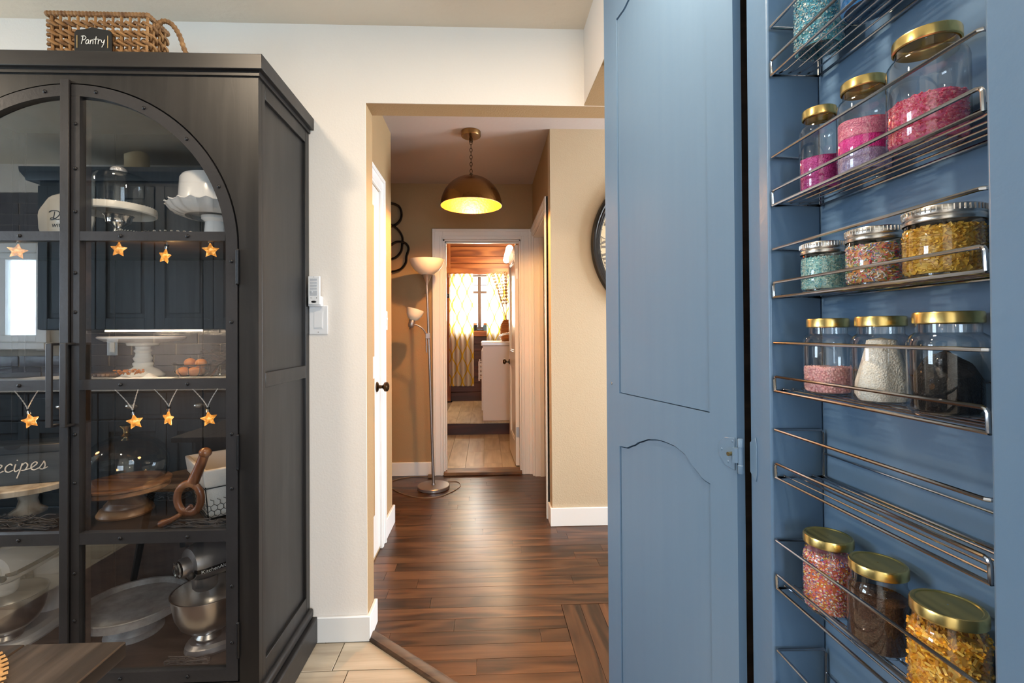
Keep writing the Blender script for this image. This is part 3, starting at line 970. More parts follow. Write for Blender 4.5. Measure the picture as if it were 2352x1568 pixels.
def cab_door(sg):
    """sg=+1 right leaf, -1 left leaf; iron frame with an arched head, glass, rivets, hinges, handle"""
    xo = CX + sg * 0.0025                        # meeting edge
    xi = CX + sg * 0.027                         # inner edge of the meeting stile
    y0, y1 = YF - 0.002, YF + 0.019
    m = MB()
    na = 40
    amax = math.acos(0.0)
    ao, ai = [], []
    for i in range(na + 1):
        a = pi / 2 * i / na
        ao.append((max(ARO * sin(a), 0.0025), AZ + ARO * cos(a)))
        ai.append((max(ARI * sin(a), 0.0025), AZ + ARI * cos(a)))
    for i in range(na):
        P = [(CX + sg * ao[i][0], ao[i][1]), (CX + sg * ao[i + 1][0], ao[i + 1][1]), (CX + sg * ai[i + 1][0], ai[i + 1][1]), (CX + sg * ai[i][0], ai[i][1])]
        m.prism(P, 'y', y0, y1)
    lo, hi = sorted((CX + sg * ARI, CX + sg * ARO))
    m.box(lo, hi, y0, y1, 0.155, AZ)
    d = C_(m, 'door', M['iron'], ang=30)
    lo, hi = sorted((xo, xi))
    zt = AZ + math.sqrt(ARI ** 2 - 0.027 ** 2)
    C_(MB().box(lo, hi, y0, y1, 0.155, zt), 'meeting_stile', M['iron'], d)
    for z0, z1 in rails:
        xa, xb = sorted((xi, CX + sg * (math.sqrt(max(ARI ** 2 - max(z1 - AZ, 0) ** 2, 0)) if z1 > AZ else ARI)))
        C_(MB().box(xa, xb, y0 + 0.0005, y1, z0, z1), 'rail', M['iron'], d)
    # glass in four lights, set back in the frame
    zs = [(rails[0][1], None), (rails[1][1], rails[0][0]), (rails[2][1], rails[1][0]), (rails[3][1], rails[2][0])]
    for z0, z1 in zs:
        if z1 is None:
            poly = [(xi, z0)]
            for i in range(na + 1):
                if ai[na - i][1] >= z0 and ai[na - i][0] > 0.027:
                    poly.append((CX + sg * ai[na - i][0], ai[na - i][1]))
            poly.append((xi, zt))
            poly.insert(1, (CX + sg * math.sqrt(ARI ** 2 - (z0 - AZ) ** 2), z0))
        else:
            poly = [(xi, z0), (CX + sg * ARI, z0), (CX + sg * ARI, z1), (xi, z1)]
        g = MB().add([(p[0], YF + 0.010, p[1]) for p in poly], [tuple(range(len(poly)))])
        C_(g, 'glass', M['pane'], d)
    # rivets
    rv = MB().ball((0, 0, 0), 0.0055, 10, 6, (1, 0.6, 1))
    r0 = None
    spots = [(0.0148, z) for z in (1.84, 1.705, 1.575, 1.39, 1.272, 0.905, 0.76, 0.49, 0.35, 0.235)]
    spots += [(0.475, z) for z in (1.425, 1.24, 0.90, 0.735, 0.44, 0.27)]
    spots += [(0.475 * sin(a), AZ + (0.475 * cos(a) - AZ * 0)) for a in (R(9), R(27), R(46), R(67))]
    spots += [(xx, (a + b) / 2) for a, b in rails for xx in (0.147, 0.344)]
    for xx, zz in spots:
        px = CX + sg * xx
        if r0 is None:
            r0 = rv.obj('rivet', M['rivet'], d)
            r0.location = Vector((px, y0 - 0.001, zz)) - Vector(cab.location)
        else:
            inst(r0, Vector((px, y0 - 0.001, zz)) - Vector(cab.location))
    for z0, z1 in ((1.358, 1.458), (0.795, 0.895), (0.228, 0.328)):
        hx = CX + sg * (ARO + 0.002)
        q = MB().lathe([(0.0052, 0), (0.0052, z1 - z0)], 12, (hx, YF - 0.004, z0))
        for zz in (z0, z1):
            q.ball((hx, YF - 0.004, zz), 0.0056, 10, 6)
        C_(q, 'hinge', M['rivet'], d)
    # flat bar handle standing off the stile
    hx = CX + sg * 0.0155 - (0.034 if sg < 0 else 0.0) * 1.0
    hx = {1: -1.2385, -1: -1.2790}[sg]
    q = MB().box(hx - 0.0085, hx + 0.0085, YF - 0.036, YF - 0.029, 0.932, 1.180)
    for zz in (0.932, 1.173):
        q.box(hx - 0.0085, hx + 0.0085, YF - 0.030, YF - 0.004 if sg < 0 else YF - 0.001, zz, zz + 0.007)
    C_(q, 'handle', M['iron'], d, bevel=0.0015)
    return d


cab_door(1)
dl = cab_door(-1)
C_(MB().box(-1.2705, -1.2455, YF - 0.010, YF - 0.0022, 0.152, 1.972), 'astragal', M['iron'], dl, bevel=0.001)

# ------------------------------------------------------------------ blue pantry door leaf and the shallow door box with racks
LK = -0.27701
LD = Vector((LK, 1, 0)).normalized()
leaf = thing('pantry_door', 'open slate blue pantry door leaf with arched sunk panels', 'door', (0.5264, 0.97, 0.0), math.atan2(LD.y, LD.x))
# local frame: +x along the leaf away from the hinge, +y is the visible face's outward side
LW, LT = 0.532, 0.021
U0, U1 = 0.0785, 0.459


def arch_z(u, z0, rise):
    """cathedral head between U0 and U1"""
    t = (u - U0) / (U1 - U0)
    prof = [(0.0, 0.0), (0.06, 0.06), (0.12, 0.30), (0.235, 0.80), (0.33, 0.97), (0.42, 1.0), (0.5, 0.99), (0.61, 0.86), (0.72, 0.60), (0.81, 0.30), (0.90, 0.06), (1.0, 0.0)]
    for (a, za), (b, zb) in zip(prof[:-1], prof[1:]):
        if a <= t <= b:
            s = (t - a) / (b - a)
            s = s * s * (3 - 2 * s) * 0.5 + s * 0.5
            return z0 + rise * (za + (zb - za) * s)
    return z0


lm = MB()
DZ0, DZ1 = 0.03, 2.315
lm.box(0, U0, -LT, 0, DZ0, DZ1).box(U1, LW, -LT, 0, DZ0, DZ1)
pans = [(0.14, 0.858), (1.0175, 2.157)]
lm.box(U0, U1, -LT, 0, DZ0, pans[0][0])
N = 40
for (z0, zs), znext in zip(pans, (pans[1][0], DZ1)):
    lm.prism([(U0 + (U1 - U0) * i / N, arch_z(U0 + (U1 - U0) * i / N, zs, 0.06)) for i in range(N + 1)] + [(U1, znext), (U0, znext)], 'y', -LT, 0)
lm.obj('frame', M['blue'], leaf, ang=25)
for z0, zs in pans:
    gp = 0.0032
    ua, ub = U0 + gp, U1 - gp
    poly = [(ua, z0 + gp * 0.7), (ub, z0 + gp * 0.7)] + [(ub + (ua - ub) * i / N, arch_z(U1 + (U0 - U1) * i / N, zs, 0.06) - gp) for i in range(N + 1)]
    MB().prism(poly, 'y', -0.016, -0.0035).obj('panel', M['blue'], leaf)
MB().box(U0 - 0.004, U1 + 0.004, -LT - 0.003, -LT + 0.0045, DZ0 + 0.05, DZ1 - 0.05).obj('back_sheet', M['blue'], leaf)
MB().ball((0.501, 0.0, 1.043), 0.0042, 12, 6, (1, 0.35, 1)).obj('screw', M['chrome'], leaf)
# hinge between leaf and box
hz = 0.943
hm = MB()
hm.prism([(0.004, hz - 0.034), (0.030, hz - 0.030), (0.048, hz - 0.012), (0.050, hz + 0.012), (0.032, hz + 0.030), (0.004, hz + 0.034)], 'y', 0.0003, 0.0022)
hg = hm.obj('hinge', M['blue'], leaf, bevel=0.0006, seg=1)
q = MB().lathe([(0.0050, -0.036), (0.0058, -0.034), (0.0058, -0.019), (0.0046, -0.018), (0.0046, 0.018), (0.0058, 0.019), (0.0058, 0.034), (0.0045, 0.036)], 14, (-0.0135, 0.0035, hz))
q.lathe([(0.0075, -0.015), (0.0075, 0.015)], 6, (-0.003, 0.005, hz))
q.obj('hinge_pin', M['blue'], hg)
q = MB().lathe([(0.0045, 0), (0.0045, 0.012)], 12, (0, 0, 0))
q.xf(Matrix.Translation((0.010, 0.002, hz)) @ Matrix.Rotation(R(-90), 4, 'X'))
q.obj('brass_screw', M['brass_knob'], hg)
for u, zz in ((0.040, hz + 0.003), (0.010, hz + 0.026), (0.022, hz - 0.020)):
    MB().ball((u, 0.002, zz), 0.003, 10, 6, (1, 0.4, 1)).obj('screw', M['blue'], hg)

X0, X1 = 0.5448, 0.6477
box = thing('pantry_box', 'slate blue shallow door box holding the chrome spice racks', 'cabinet', (0.6, 0.7, 0.0))


def B_(mb, name, m=None, **kw):
    return mb.obj(name, m or M['blue_shaded'], box, world=True, **kw)


B_(MB().box(X1, X1 + 0.012, 0.40, 0.955, DZ0, 2.315), 'back_panel', M['blue_shaded'])
B_(MB().box(X0, X1 - 0.0002, 0.880, 0.9515, DZ0, 2.315), 'stile', M['blue_shaded'], bevel=0.004)
B_(MB().box(X0, X1 - 0.0002, 0.405, 0.4885, DZ0, 2.315), 'stile', M['blue_shaded'], bevel=0.004)
B_(MB().box(X0, X1 - 0.0002, 0.489, 0.8795, 2.235, 2.315), 'top_rail', M['blue_shaded'], bevel=0.003)
B_(MB().box(X0, X1 - 0.0002, 0.489, 0.8795, DZ0, 0.11), 'bottom_rail', M['blue_shaded'], bevel=0.003)
q = MB().prism([(hz - 0.045, 0.930), (hz - 0.030, 0.950), (hz + 0.030, 0.950), (hz + 0.045, 0.930), (hz + 0.030, 0.926), (hz - 0.030, 0.926)], 'x', X0 - 0.002, X0)
q.v = [(v[0], v[2], v[1]) for v in q.v]
B_(q, 'hinge_plate', M['blue'], bevel=0.0006, seg=1)


def rack(z, label, first=[None]):
    """chrome wire rack: back frame, base of long wires, low front rail and high guard rail"""
    loc = (X0, 0.49, z)
    if first[0]:
        return copy_tree(first[0], loc=loc, label=label)
    t = thing('wire_rack', label, 'rack', loc, 0, 'chrome spice racks in the blue door box')
    first[0] = t
    L, D = 0.386, 0.0972
    ya, yb = 0.0032, L - 0.0032
    r = 0.0027
    f0 = 0.0042
    # base loop
    MB().tube([(f0, ya, 0), (f0, yb, 0), (D, yb, 0), (D, ya, 0)], r, 8, True).obj('base_frame', M['chrome'], t)
    for k in range(1, 5):
        xx = f0 + (D - f0) * k / 5
        zz = 0.0022
        MB().tube([(xx - 0.004, ya, zz + 0.002), (xx, ya + 0.018, zz), (xx, yb - 0.018, zz), (xx - 0.004, yb, zz + 0.002)], 0.0016, 6).obj('base_wire', M['chrome'], t)
    # front rail: U standing on the base
    MB().tube(spline([(f0, ya, 0), (f0 - 0.001, ya, 0.022), (f0 - 0.001, ya + 0.002, 0.0262), (f0 - 0.001, ya + 0.006, 0.0275), (f0 - 0.001, yb - 0.006, 0.0275), (f0 - 0.001, yb - 0.002, 0.0262), (f0 - 0.001, yb, 0.022), (f0, yb, 0)], 1), r, 8).obj('front_rail', M['chrome'], t)
    # guard rail: from the back down both ends, round the front
    MB().tube([(D, ya, 0), (D, ya, 0.082), (D - 0.004, ya, 0.089), (f0 + 0.002, ya, 0.091), (f0 - 0.002, ya + 0.003, 0.091), (f0 - 0.002, yb - 0.003, 0.091), (f0 + 0.002, yb, 0.091), (D - 0.004, yb, 0.089), (D, yb, 0.082), (D, yb, 0)], r, 8).obj('guard_rail', M['chrome'], t)
    MB().tube([(D, ya, 0.045), (D, yb, 0.045)], 0.0016, 6).obj('back_wire', M['chrome'], t)
    return t


RZ = [1.690, 1.4411, 1.2657, 1.088, 0.924, 0.715, 0.509]
for z, lb in zip(RZ, ('chrome wire rack at the top of the frame holding blue sprinkle jars',
                      'chrome wire rack holding three tall jars of pink sugar', 'chrome wire rack holding three short jars with silver lids',
                      'chrome wire rack holding jars of pink pearls and white and black sprinkles', 'empty chrome wire rack under the pink pearl jar',
                      'chrome wire rack holding three full jars with gold lids', 'empty chrome wire rack at the bottom of the frame')):
    rack(z, lb)


# ------------------------------------------------------------------ jars
def grains(mb, r, z0, z1, n, kind, size, top=True, disp=0.7):
    """loose grains lying against the glass and on top"""
    for i in range(n):
        a = random.uniform(0, 2 * pi)
        if top and random.random() < 0.22:
            rr = r * math.sqrt(random.random())
            zz = z1 + random.uniform(-0.4, 0.5) * size
        else:
            rr = r - random.uniform(0, size * disp)
            zz = random.uniform(z0, z1)
        c = Vector((rr * cos(a), rr * sin(a), zz))
        if kind == 'ball':
            s = size * random.uniform(0.8, 1.1)
            mb.add([c + Vector(v) * s for v in ((1, 0, 0), (-1, 0, 0), (0, 1, 0), (0, -1, 0), (0, 0, 1), (0, 0, -1))],
                   [(0, 2, 4), (2, 1, 4), (1, 3, 4), (3, 0, 4), (2, 0, 5), (1, 2, 5), (3, 1, 5), (0, 3, 5)])
        elif kind == 'pearl':
            mb.ball(c, size, 6, 4)
        else:                                    # rod or flake
            q = Matrix.Rotation(random.uniform(0, pi), 3, 'X') @ Matrix.Rotation(random.uniform(0, 2 * pi), 3, 'Z')
            sx, sy, sz = (size * 2.0, size * 0.5, size * 0.5) if kind == 'rod' else (size * 1.4, size * 1.0, size * 0.35)
            p = [(-sx, -sy, -sz), (sx, -sy, -sz), (sx, sy, -sz), (-sx, sy, -sz), (-sx, -sy, sz), (sx, -sy, sz), (sx, sy, sz), (-sx, sy, sz)]
            mb.add([c + q @ Vector(v) for v in p], [(0, 3, 2, 1), (4, 5, 6, 7), (0, 1, 5, 4), (1, 2, 6, 5), (2, 3, 7, 6), (3, 0, 4, 7)])
    return mb


def jar(label, loc, r, h, lid, layers, name='glass_jar', cat='jar', lid_r=None, facets=32, short=False, group=None):
    """layers: list of (z0 share, z1 share, material, grain kind, size, count)"""
    t = thing(name, label, cat, loc, random.uniform(0, 6), group)
    lid_r = lid_r or r * 0.84
    lh = 0.0155 if not short else 0.019
    hb = h - lh
    sh = hb - 0.016 if not short else hb - 0.004
    nk = lid_r - 0.003
    pr = [(r * 0.80, 0.0), (r * 0.93, 0.002), (r, 0.008), (r, sh - 0.010), (r * 0.97, sh - 0.004), (r * 0.90, sh + 0.001), (nk, sh + 0.005), (nk, hb + 0.008)]
    if short:
        pr = [(r * 0.84, 0.0), (r * 0.95, 0.003), (r, 0.009), (r, sh - 0.008), (nk + 0.001, sh), (nk, hb + 0.008)]
    MB().lathe(pr, facets, cap=False).add([], []).obj('glass', M['clear'], t, ang=50)
    MB().lathe([(r * 0.78, 0.0015), (r * 0.78, 0.0035)], facets).obj('glass_foot', M['clear'], t)
    ri = r - 0.0022
    for li, (a, b, m, kind, size, cnt) in enumerate(layers):
        z0, z1 = 0.004 + a * (sh - 0.006), 0.004 + b * (sh - 0.006)
        core = ri - (size * 0.9 if kind else 0)
        q = MB()

        def lump(rr, zz, ang, zz1=z1):
            return (rr, zz + (0.0025 * sin(2 * ang + li) if zz > z1 - 1e-5 else 0))
        rb = core * 0.90 if a == 0 else core
        q.lathe([(rb, z0), (core, z0 + 0.004 if a == 0 else z0 + 0.0001), (core, z1 - 0.0001), (core, z1), (0.001, z1 + 0.002)], 28, cap=False, fx=lump)
        if kind:
            grains(q, core + size * 0.25, z0 + size, z1, cnt, kind, size, top=b < 0.999)
        q.obj('contents', m, t, kind='stuff', ang=60)
    # lid
    z0 = hb
    if lid == 'silver':
        lp = [(lid_r * 0.985, z0), (lid_r, z0 + 0.001), (lid_r, z0 + 0.006), (lid_r * 0.975, z0 + 0.0075), (lid_r * 0.995, z0 + 0.009), (lid_r * 0.995, h - 0.002), (lid_r * 0.96, h), (lid_r * 0.82, h), (lid_r * 0.80, h - 0.0012), (0.001, h - 0.0012)]
        lo = MB().lathe(lp, 36, cap=False).obj('lid', M['silver_lid'], t)
        kn = MB()
        for k in range(48):
            a = 2 * pi * k / 48
            kn.tube([(lid_r * 1.002 * cos(a), lid_r * 1.002 * sin(a), h - 0.0085), (lid_r * 1.0 * cos(a), lid_r * 1.0 * sin(a), h - 0.0015)], 0.0008, 4)
        k_ = kn.obj('knurling', M['silver_lid'], lo, kind='stuff')
    else:
        lp = [(lid_r * 0.95, z0), (lid_r, z0 + 0.0012), (lid_r * 1.005, z0 + 0.003), (lid_r, z0 + 0.0045), (lid_r, h - 0.003), (lid_r * 0.975, h - 0.0006), (lid_r * 0.93, h)]
        lo = MB().lathe(lp, 36, cap=False).obj('lid', M['gold'], t)
        MB().lathe([(lid_r * 0.935, h), (lid_r * 0.86, h), (lid_r * 0.83, h - 0.0012), (0.001, h - 0.0012)], 36, cap=False).obj('lid_top', M['gold_top'], lo)
    return t


S = {}
S['magenta'] = sugar('magenta_sugar', (0.42, 0.012, 0.19), (0.62, 0.07, 0.36))
S['pink'] = sugar('pink_sugar', (0.72, 0.15, 0.28), (0.85, 0.32, 0.42))
S['hot'] = sugar('hot_pink_sugar', (0.75, 0.015, 0.27), (0.85, 0.05, 0.38))
S['lav'] = sugar('lavender_sugar', (0.38, 0.30, 0.55), (0.56, 0.48, 0.70))
S['coral'] = confetti('coral_pink_crystals', [(0.70, 0.10, 0.16), (0.78, 0.18, 0.26), (0.85, 0.36, 0.40), (0.66, 0.06, 0.14), (0.72, 0.14, 0.28)], 0.25)
S['aqua'] = confetti('aqua_flakes', [(0.16, 0.48, 0.52), (0.40, 0.68, 0.68), (0.65, 0.78, 0.72), (0.10, 0.36, 0.44), (0.50, 0.72, 0.66)], 0.5)
S['rainbow'] = confetti('rainbow_flakes', [(0.75, 0.70, 0.62), (0.70, 0.08, 0.10), (0.78, 0.60, 0.10), (0.10, 0.30, 0.12), (0.80, 0.74, 0.70), (0.65, 0.28, 0.40), (0.16, 0.22, 0.50), (0.78, 0.36, 0.12)], 0.5)
S['goldf'] = confetti('gold_flakes', [(0.62, 0.33, 0.03), (0.72, 0.44, 0.06), (0.50, 0.24, 0.02), (0.80, 0.52, 0.10)], 0.35)
S['pearl'] = confetti('pink_pearls', [(0.80, 0.42, 0.42), (0.84, 0.48, 0.47), (0.76, 0.38, 0.40)], 0.25)
S['white'] = sugar('white_sugar', (0.82, 0.75, 0.66), (0.90, 0.86, 0.80))
S['blackc'] = mat('black_sprinkles', (0.006, 0.0055, 0.007), 0.6, bump=(380, 0.6), spec=0.2)
S['nonp'] = confetti('nonpareils', [(0.80, 0.74, 0.70), (0.72, 0.05, 0.06), (0.80, 0.50, 0.06), (0.78, 0.30, 0.40), (0.10, 0.12, 0.40), (0.82, 0.70, 0.55), (0.45, 0.06, 0.20), (0.78, 0.20, 0.08)], 0.4)
S['cocoa'] = mat('cocoa_sprinkles', (0.045, 0.018, 0.009), 0.55, bump=(360, 1.0), var=(300, (0.12, 0.05, 0.025)))
S['yellow'] = confetti('yellow_chips', [(0.78, 0.36, 0.02), (0.85, 0.48, 0.05), (0.66, 0.27, 0.01), (0.88, 0.56, 0.12)], 0.4)
S['bluemix'] = confetti('blue_white_rods', [(0.05, 0.34, 0.50), (0.80, 0.78, 0.70), (0.10, 0.46, 0.60), (0.02, 0.22, 0.38), (0.74, 0.72, 0.66), (0.16, 0.52, 0.62)], 0.4)
S['blue'] = mat('bright_blue_sugar', (0.01, 0.20, 0.55), 0.4, bump=(300, 0.8))
XM = 0.5985
zb = 0.0045
z = RZ[1] + zb
jar('small tall jar of magenta sugar with gold lid on the pink rack', (XM - 0.006, 0.806, z), 0.0315, 0.146, 'gold', [(0, 0.50, S['magenta'], None, 0, 0)])
jar('tall jar layered in pink, hot pink and lavender sugar', (XM, 0.716, z), 0.036, 0.148, 'gold', [(0, 0.26, S['lav'], None, 0, 0), (0.26, 0.46, S['hot'], None, 0, 0), (0.46, 0.70, S['pink'], None, 0, 0)])
jar('large tall jar half full of coral pink crystals', (XM - 0.004, 0.606, z), 0.0435, 0.150, 'gold', [(0, 0.50, S['coral'], 'ball', 0.0026, 1900)])
z = RZ[2] + zb
jar('short jar of aqua flakes with silver lid', (XM - 0.006, 0.801, z), 0.0345, 0.084, 'silver', [(0, 0.96, S['aqua'], 'flake', 0.0017, 1700)], short=True, lid_r=0.0345)
jar('short jar of multicoloured flakes with silver lid', (XM, 0.698, z), 0.038, 0.086, 'silver', [(0, 0.96, S['rainbow'], 'flake', 0.0021, 1500)], short=True, lid_r=0.038)
jar('short jar of gold flakes with silver lid', (XM, 0.590, z), 0.042, 0.088, 'silver', [(0, 0.96, S['goldf'], 'flake', 0.0026, 1300)], short=True, lid_r=0.042)
z = RZ[3] + zb
jar('jar of pink pearl sprinkles with gold lid', (XM - 0.006, 0.792, z), 0.0375, 0.130, 'gold', [(0, 0.44, S['pearl'], 'pearl', 0.0024, 1100)])
t = jar('jar with pale sugar heaped in a cone under a gold lid', (XM, 0.690, z), 0.038, 0.130, 'gold', [])
MB().lathe([(0.030, 0.004), (0.0345, 0.012), (0.0335, 0.03), (0.027, 0.055), (0.021, 0.078), (0.018, 0.094), (0.001, 0.098)], 28, cap=True, fx=lambda r, z, a: (r * (1 + 0.10 * sin(3 * a) + 0.05 * sin(7 * a)), z)).obj('contents', S['white'], t, kind='stuff')
t = jar('jar of black sprinkles with gold lid beside the pale sugar', (XM - 0.003, 0.583, z), 0.042, 0.132, 'gold', [])
MB().lathe([(0.030, 0.004), (0.036, 0.012), (0.036, 0.045), (0.027, 0.062), (0.001, 0.070)], 28, fx=lambda r, z, a: (r * (1 + 0.08 * sin(2 * a)), z + (0.014 * sin(a) if z > 0.03 else 0))).obj('contents', S['blackc'], t, kind='stuff')
z = RZ[5] + zb
jar('jar full of multicoloured round sprinkles with gold lid', (XM - 0.006, 0.797, z), 0.0395, 0.128, 'gold', [(0, 0.99, S['nonp'], 'ball', 0.0026, 2600)], lid_r=0.0375)
jar('jar of dark brown cocoa sprinkles with gold lid', (XM, 0.700, z), 0.0395, 0.128, 'gold', [(0, 0.80, S['cocoa'], None, 0, 0)], lid_r=0.0375)
jar('jar full of yellow chips with gold lid', (XM - 0.003, 0.588, z), 0.0415, 0.128, 'gold', [(0, 0.97, S['yellow'], 'flake', 0.0040, 1300)], lid_r=0.039)
z = RZ[0] + zb
jar('jar of blue and white rod sprinkles on the topmost rack', (XM - 0.006, 0.805, z), 0.0385, 0.130, 'gold', [(0, 0.95, S['bluemix'], 'rod', 0.0019, 2400)])
jar('jar of bright blue sugar on the topmost rack', (XM, 0.700, z), 0.040, 0.130, 'gold', [(0, 0.8, S['blue'], None, 0, 0)])
pc = thing('gap_filler', 'dark brown filler boards added behind the hinge gap to darken it', 'cabinet', (0.65, 1.06, 0))  # boards added to give the hinge gap its dark shade
MB().box(-0.098, 0.15, -0.055, -0.035, 0.02, 2.33).obj('side_panel', M['shelf'], pc)
MB().box(0.13, 0.15, -0.035, 0.40, 0.02, 2.33).obj('back_panel', M['shelf'], pc)

# ------------------------------------------------------------------ things inside the display cabinet
SH = (0.1864, 0.6044, 1.0644, 1.5084)
# top shelf: marble cake stand on a silver stem under a straight glass dome
t = thing('cake_stand', 'white marble cake stand on a silver stem under a straight glass dome', 'cake stand', (-1.224, 1.62, SH[3]))
MB().lathe([(0.052, 0.0), (0.052, 0.004), (0.040, 0.009), (0.020, 0.016), (0.015, 0.026), (0.024, 0.031), (0.024, 0.035), (0.015, 0.040), (0.013, 0.050), (0.018, 0.058), (0.034, 0.068), (0.037, 0.088), (0.042, 0.093), (0.042, 0.096)], 28).obj('stem', M['silver'], t)
MB().lathe([(0.103, 0.0965), (0.106, 0.100), (0.106, 0.118), (0.104, 0.121), (0.001, 0.121)], 48, cap=False).obj('plate', M['marble'], t)
bd = MB()
for k in range(60):
    a = 2 * pi * k / 60
    bd.ball((0.103 * cos(a), 0.103 * sin(a), 0.1215), 0.0022, 5, 3)
bd.obj('beading', M['silver'], t, kind='stuff')
dm = MB().lathe([(0.084, 0.1215), (0.084, 0.205), (0.080, 0.218), (0.068, 0.226), (0.040, 0.231), (0.001, 0.232)], 48, cap=False).obj('glass_dome', M['clear'], t)
MB().ball((0, 0, 0.244), 0.024, 14, 8, (1, 1, 0.62)).obj('crystal_knob', mat('crystal_knob', (0.78, 0.74, 0.72), 0.25, 0.6, bump=(160, 1.0)), dm)

t = thing('cake_stand', 'white scalloped ceramic cake stand at the top right behind the arch', 'cake stand', (-0.942, 1.683, SH[3] + 0.0075))
MB().lathe([(0.050, 0.0), (0.052, 0.004), (0.043, 0.012), (0.035, 0.045), (0.032, 0.078), (0.044, 0.088), (0.044, 0.098)], 32).obj('stem', M['white_cer'], t)
MB().lathe([(0.090, 0.094), (0.105, 0.096), (0.130, 0.110), (0.142, 0.126), (0.146, 0.129), (0.144, 0.132), (0.128, 0.122), (0.100, 0.112), (0.001, 0.110)], 96, cap=False,
           fx=lambda r, z, a: (r * (1 + (0.035 * sin(20 * a) if r > 0.12 else 0)), z + (0.004 * cos(20 * a) if r > 0.12 else 0))).obj('scalloped_plate', M['white_cer'], t)
t = thing('cake_tin', 'white embossed round tin standing on the scalloped cake stand', 'tin', (-0.942, 1.683, SH[3] + 0.1265))
MB().lathe([(0.108, 0.0), (0.112, 0.003), (0.106, 0.100), (0.100, 0.110), (0.085, 0.114), (0.001, 0.115)], 48, cap=False).obj('body', M['white_cer'], t)
vs, fs = text_mesh('CAKE', 0.056)
q = MB()
q.add([((0.1118 - 0.006 * (v[1] + 0.032) / 0.1) * cos(-R(206) + v[0] / 0.105), (0.1118 - 0.006 * (v[1] + 0.032) / 0.1) * sin(-R(206) + v[0] / 0.105), v[1] + 0.032) for v in vs], fs)
q.obj('embossed_lettering', M['white_cer'], t)

r = 0.150
t = thing('charger_plate', 'silver charger plate with a feathered rim under the scalloped cake stand', 'plate', (-1.005, 1.66, SH[3]))
MB().lathe([(r * 0.6, 0.0), (r * 0.75, 0.002), (r, 0.012), (r * 1.01, 0.014), (r * 0.76, 0.006), (0.001, 0.004)], 72, cap=False).obj('dish', M['silver'], t)
q = MB()
for k in range(56):
    a = 2 * pi * k / 56
    for j in range(2):
        rr = r * (0.92 + 0.10 * j)
        q.ball((rr * cos(a + j * 0.05), rr * sin(a + j * 0.05), 0.015 + 0.002 * j), 0.0085, 6, 4, (1, 0.6, 0.7), Matrix.Rotation(a + 0.6, 3, 'Z'))
q.obj('feather_rim', M['silver'], t, kind='stuff')
MB().lathe([(0.112, 0.0061), (0.100, 0.0068), (0.001, 0.0062)], 48, cap=False).obj('white_centre', M['white_cer'], t)
t = thing('napkin_ribbon', 'crumpled black ribbon on the front of the silver charger plate', 'ribbon', (-1.02, 1.57, SH[3] + 0.0125))
q = MB()
for k in range(5):
    q.tube(spline([(random.uniform(-.07, -.02), random.uniform(-.01, .02), 0.001), (random.uniform(-.03, .0), random.uniform(-.01, .02), random.uniform(.006, .016)), (random.uniform(.0, .03), random.uniform(-.01, .02), .006), (random.uniform(.04, .09), random.uniform(-.01, .02), .001)], 5), 0.005, 6, sy=0.35)
q.obj('band', M['black_gloss'], t)
t = thing('trinket_ring', 'small beaded silver ring beside the silver stem', 'ring', (-1.128, 1.535, SH[3]))
q = MB()
for k in range(26):
    a = 2 * pi * k / 26
    for h in (0.006, 0.013, 0.019):
        q.ball((0.030 * cos(a), 0.030 * sin(a), h), 0.0036, 6, 4)
q.obj('beads', M['silver'], t)

# round sign partly behind the door stile
t = thing('round_sign', 'cream round plaque with black script lettering behind the door stile', 'sign', (-1.462, 1.70, SH[3] + 0.0005), R(0))
rr = 0.095
q = MB().lathe([(rr * 0.96, -0.006), (rr, -0.003), (rr, 0.003), (rr * 0.96, 0.006)], 40, fx=lambda r, z, a: (r * (1 + 0.02 * sin(9 * a + 1)), z))
q.xf(Matrix.Translation((0, 0, rr * 0.86 + 0.016)) @ Matrix.Rotation(R(90), 4, 'X'))
q.v = [(v[0], v[1], max(v[2], 0.0)) for v in q.v]
q.obj('board', M['cream'], t)
q = MB()
strokes(q, [[(-0.15, 0.55), (0.10, 0.68), (0.55, 0.62), (0.62, 0.35), (0.30, 0.05), (0.02, -0.02), (0.00, 0.10), (0.20, 0.10), (0.45, -0.02), (0.62, 0.02)],
            [(0.28, 0.60), (0.24, 0.35), (0.16, 0.05)]], (-0.045, -0.0075, 0.098), (1, 0, 0), (0, 0, 1), 0.045, 0.0013)
q.obj('script_initial', M['dark_ink'], t)
vs, fs = text_mesh('with', 0.024)
MB().add([(-0.044 + v[0] + 0.18 * v[1], -0.0072, 0.071 + v[1]) for v in vs], fs).obj('lettering', M['dark_ink'], t)

# second shelf: white turned stand, trivet, cloth, wire basket of clay fruit, cloche, twigs
t = thing('cake_stand', 'tall white turned cake stand on the shelf at eye level', 'cake stand', (-1.137, 1.61, SH[2]))
MB().lathe([(0.060, 0.0), (0.061, 0.005), (0.055, 0.012), (0.042, 0.024), (0.030, 0.030), (0.026, 0.034), (0.029, 0.040), (0.029, 0.046), (0.023, 0.050), (0.026, 0.056), (0.028, 0.062), (0.023, 0.068), (0.021, 0.078), (0.026, 0.086), (0.021, 0.092), (0.022, 0.100), (0.044, 0.104), (0.046, 0.112), (0.001, 0.113)], 40, cap=False).obj('stem', M['cream'], t)
MB().lathe([(0.046, 0.1115), (0.100, 0.117), (0.119, 0.126), (0.120, 0.131), (0.116, 0.134), (0.001, 0.133)], 48, cap=False).obj('plate', M['white_cer'], t)
t = thing('trivet', 'ridged reddish wooden trivet left of the tall white cake stand', 'trivet', (-1.250, 1.60, SH[2]))
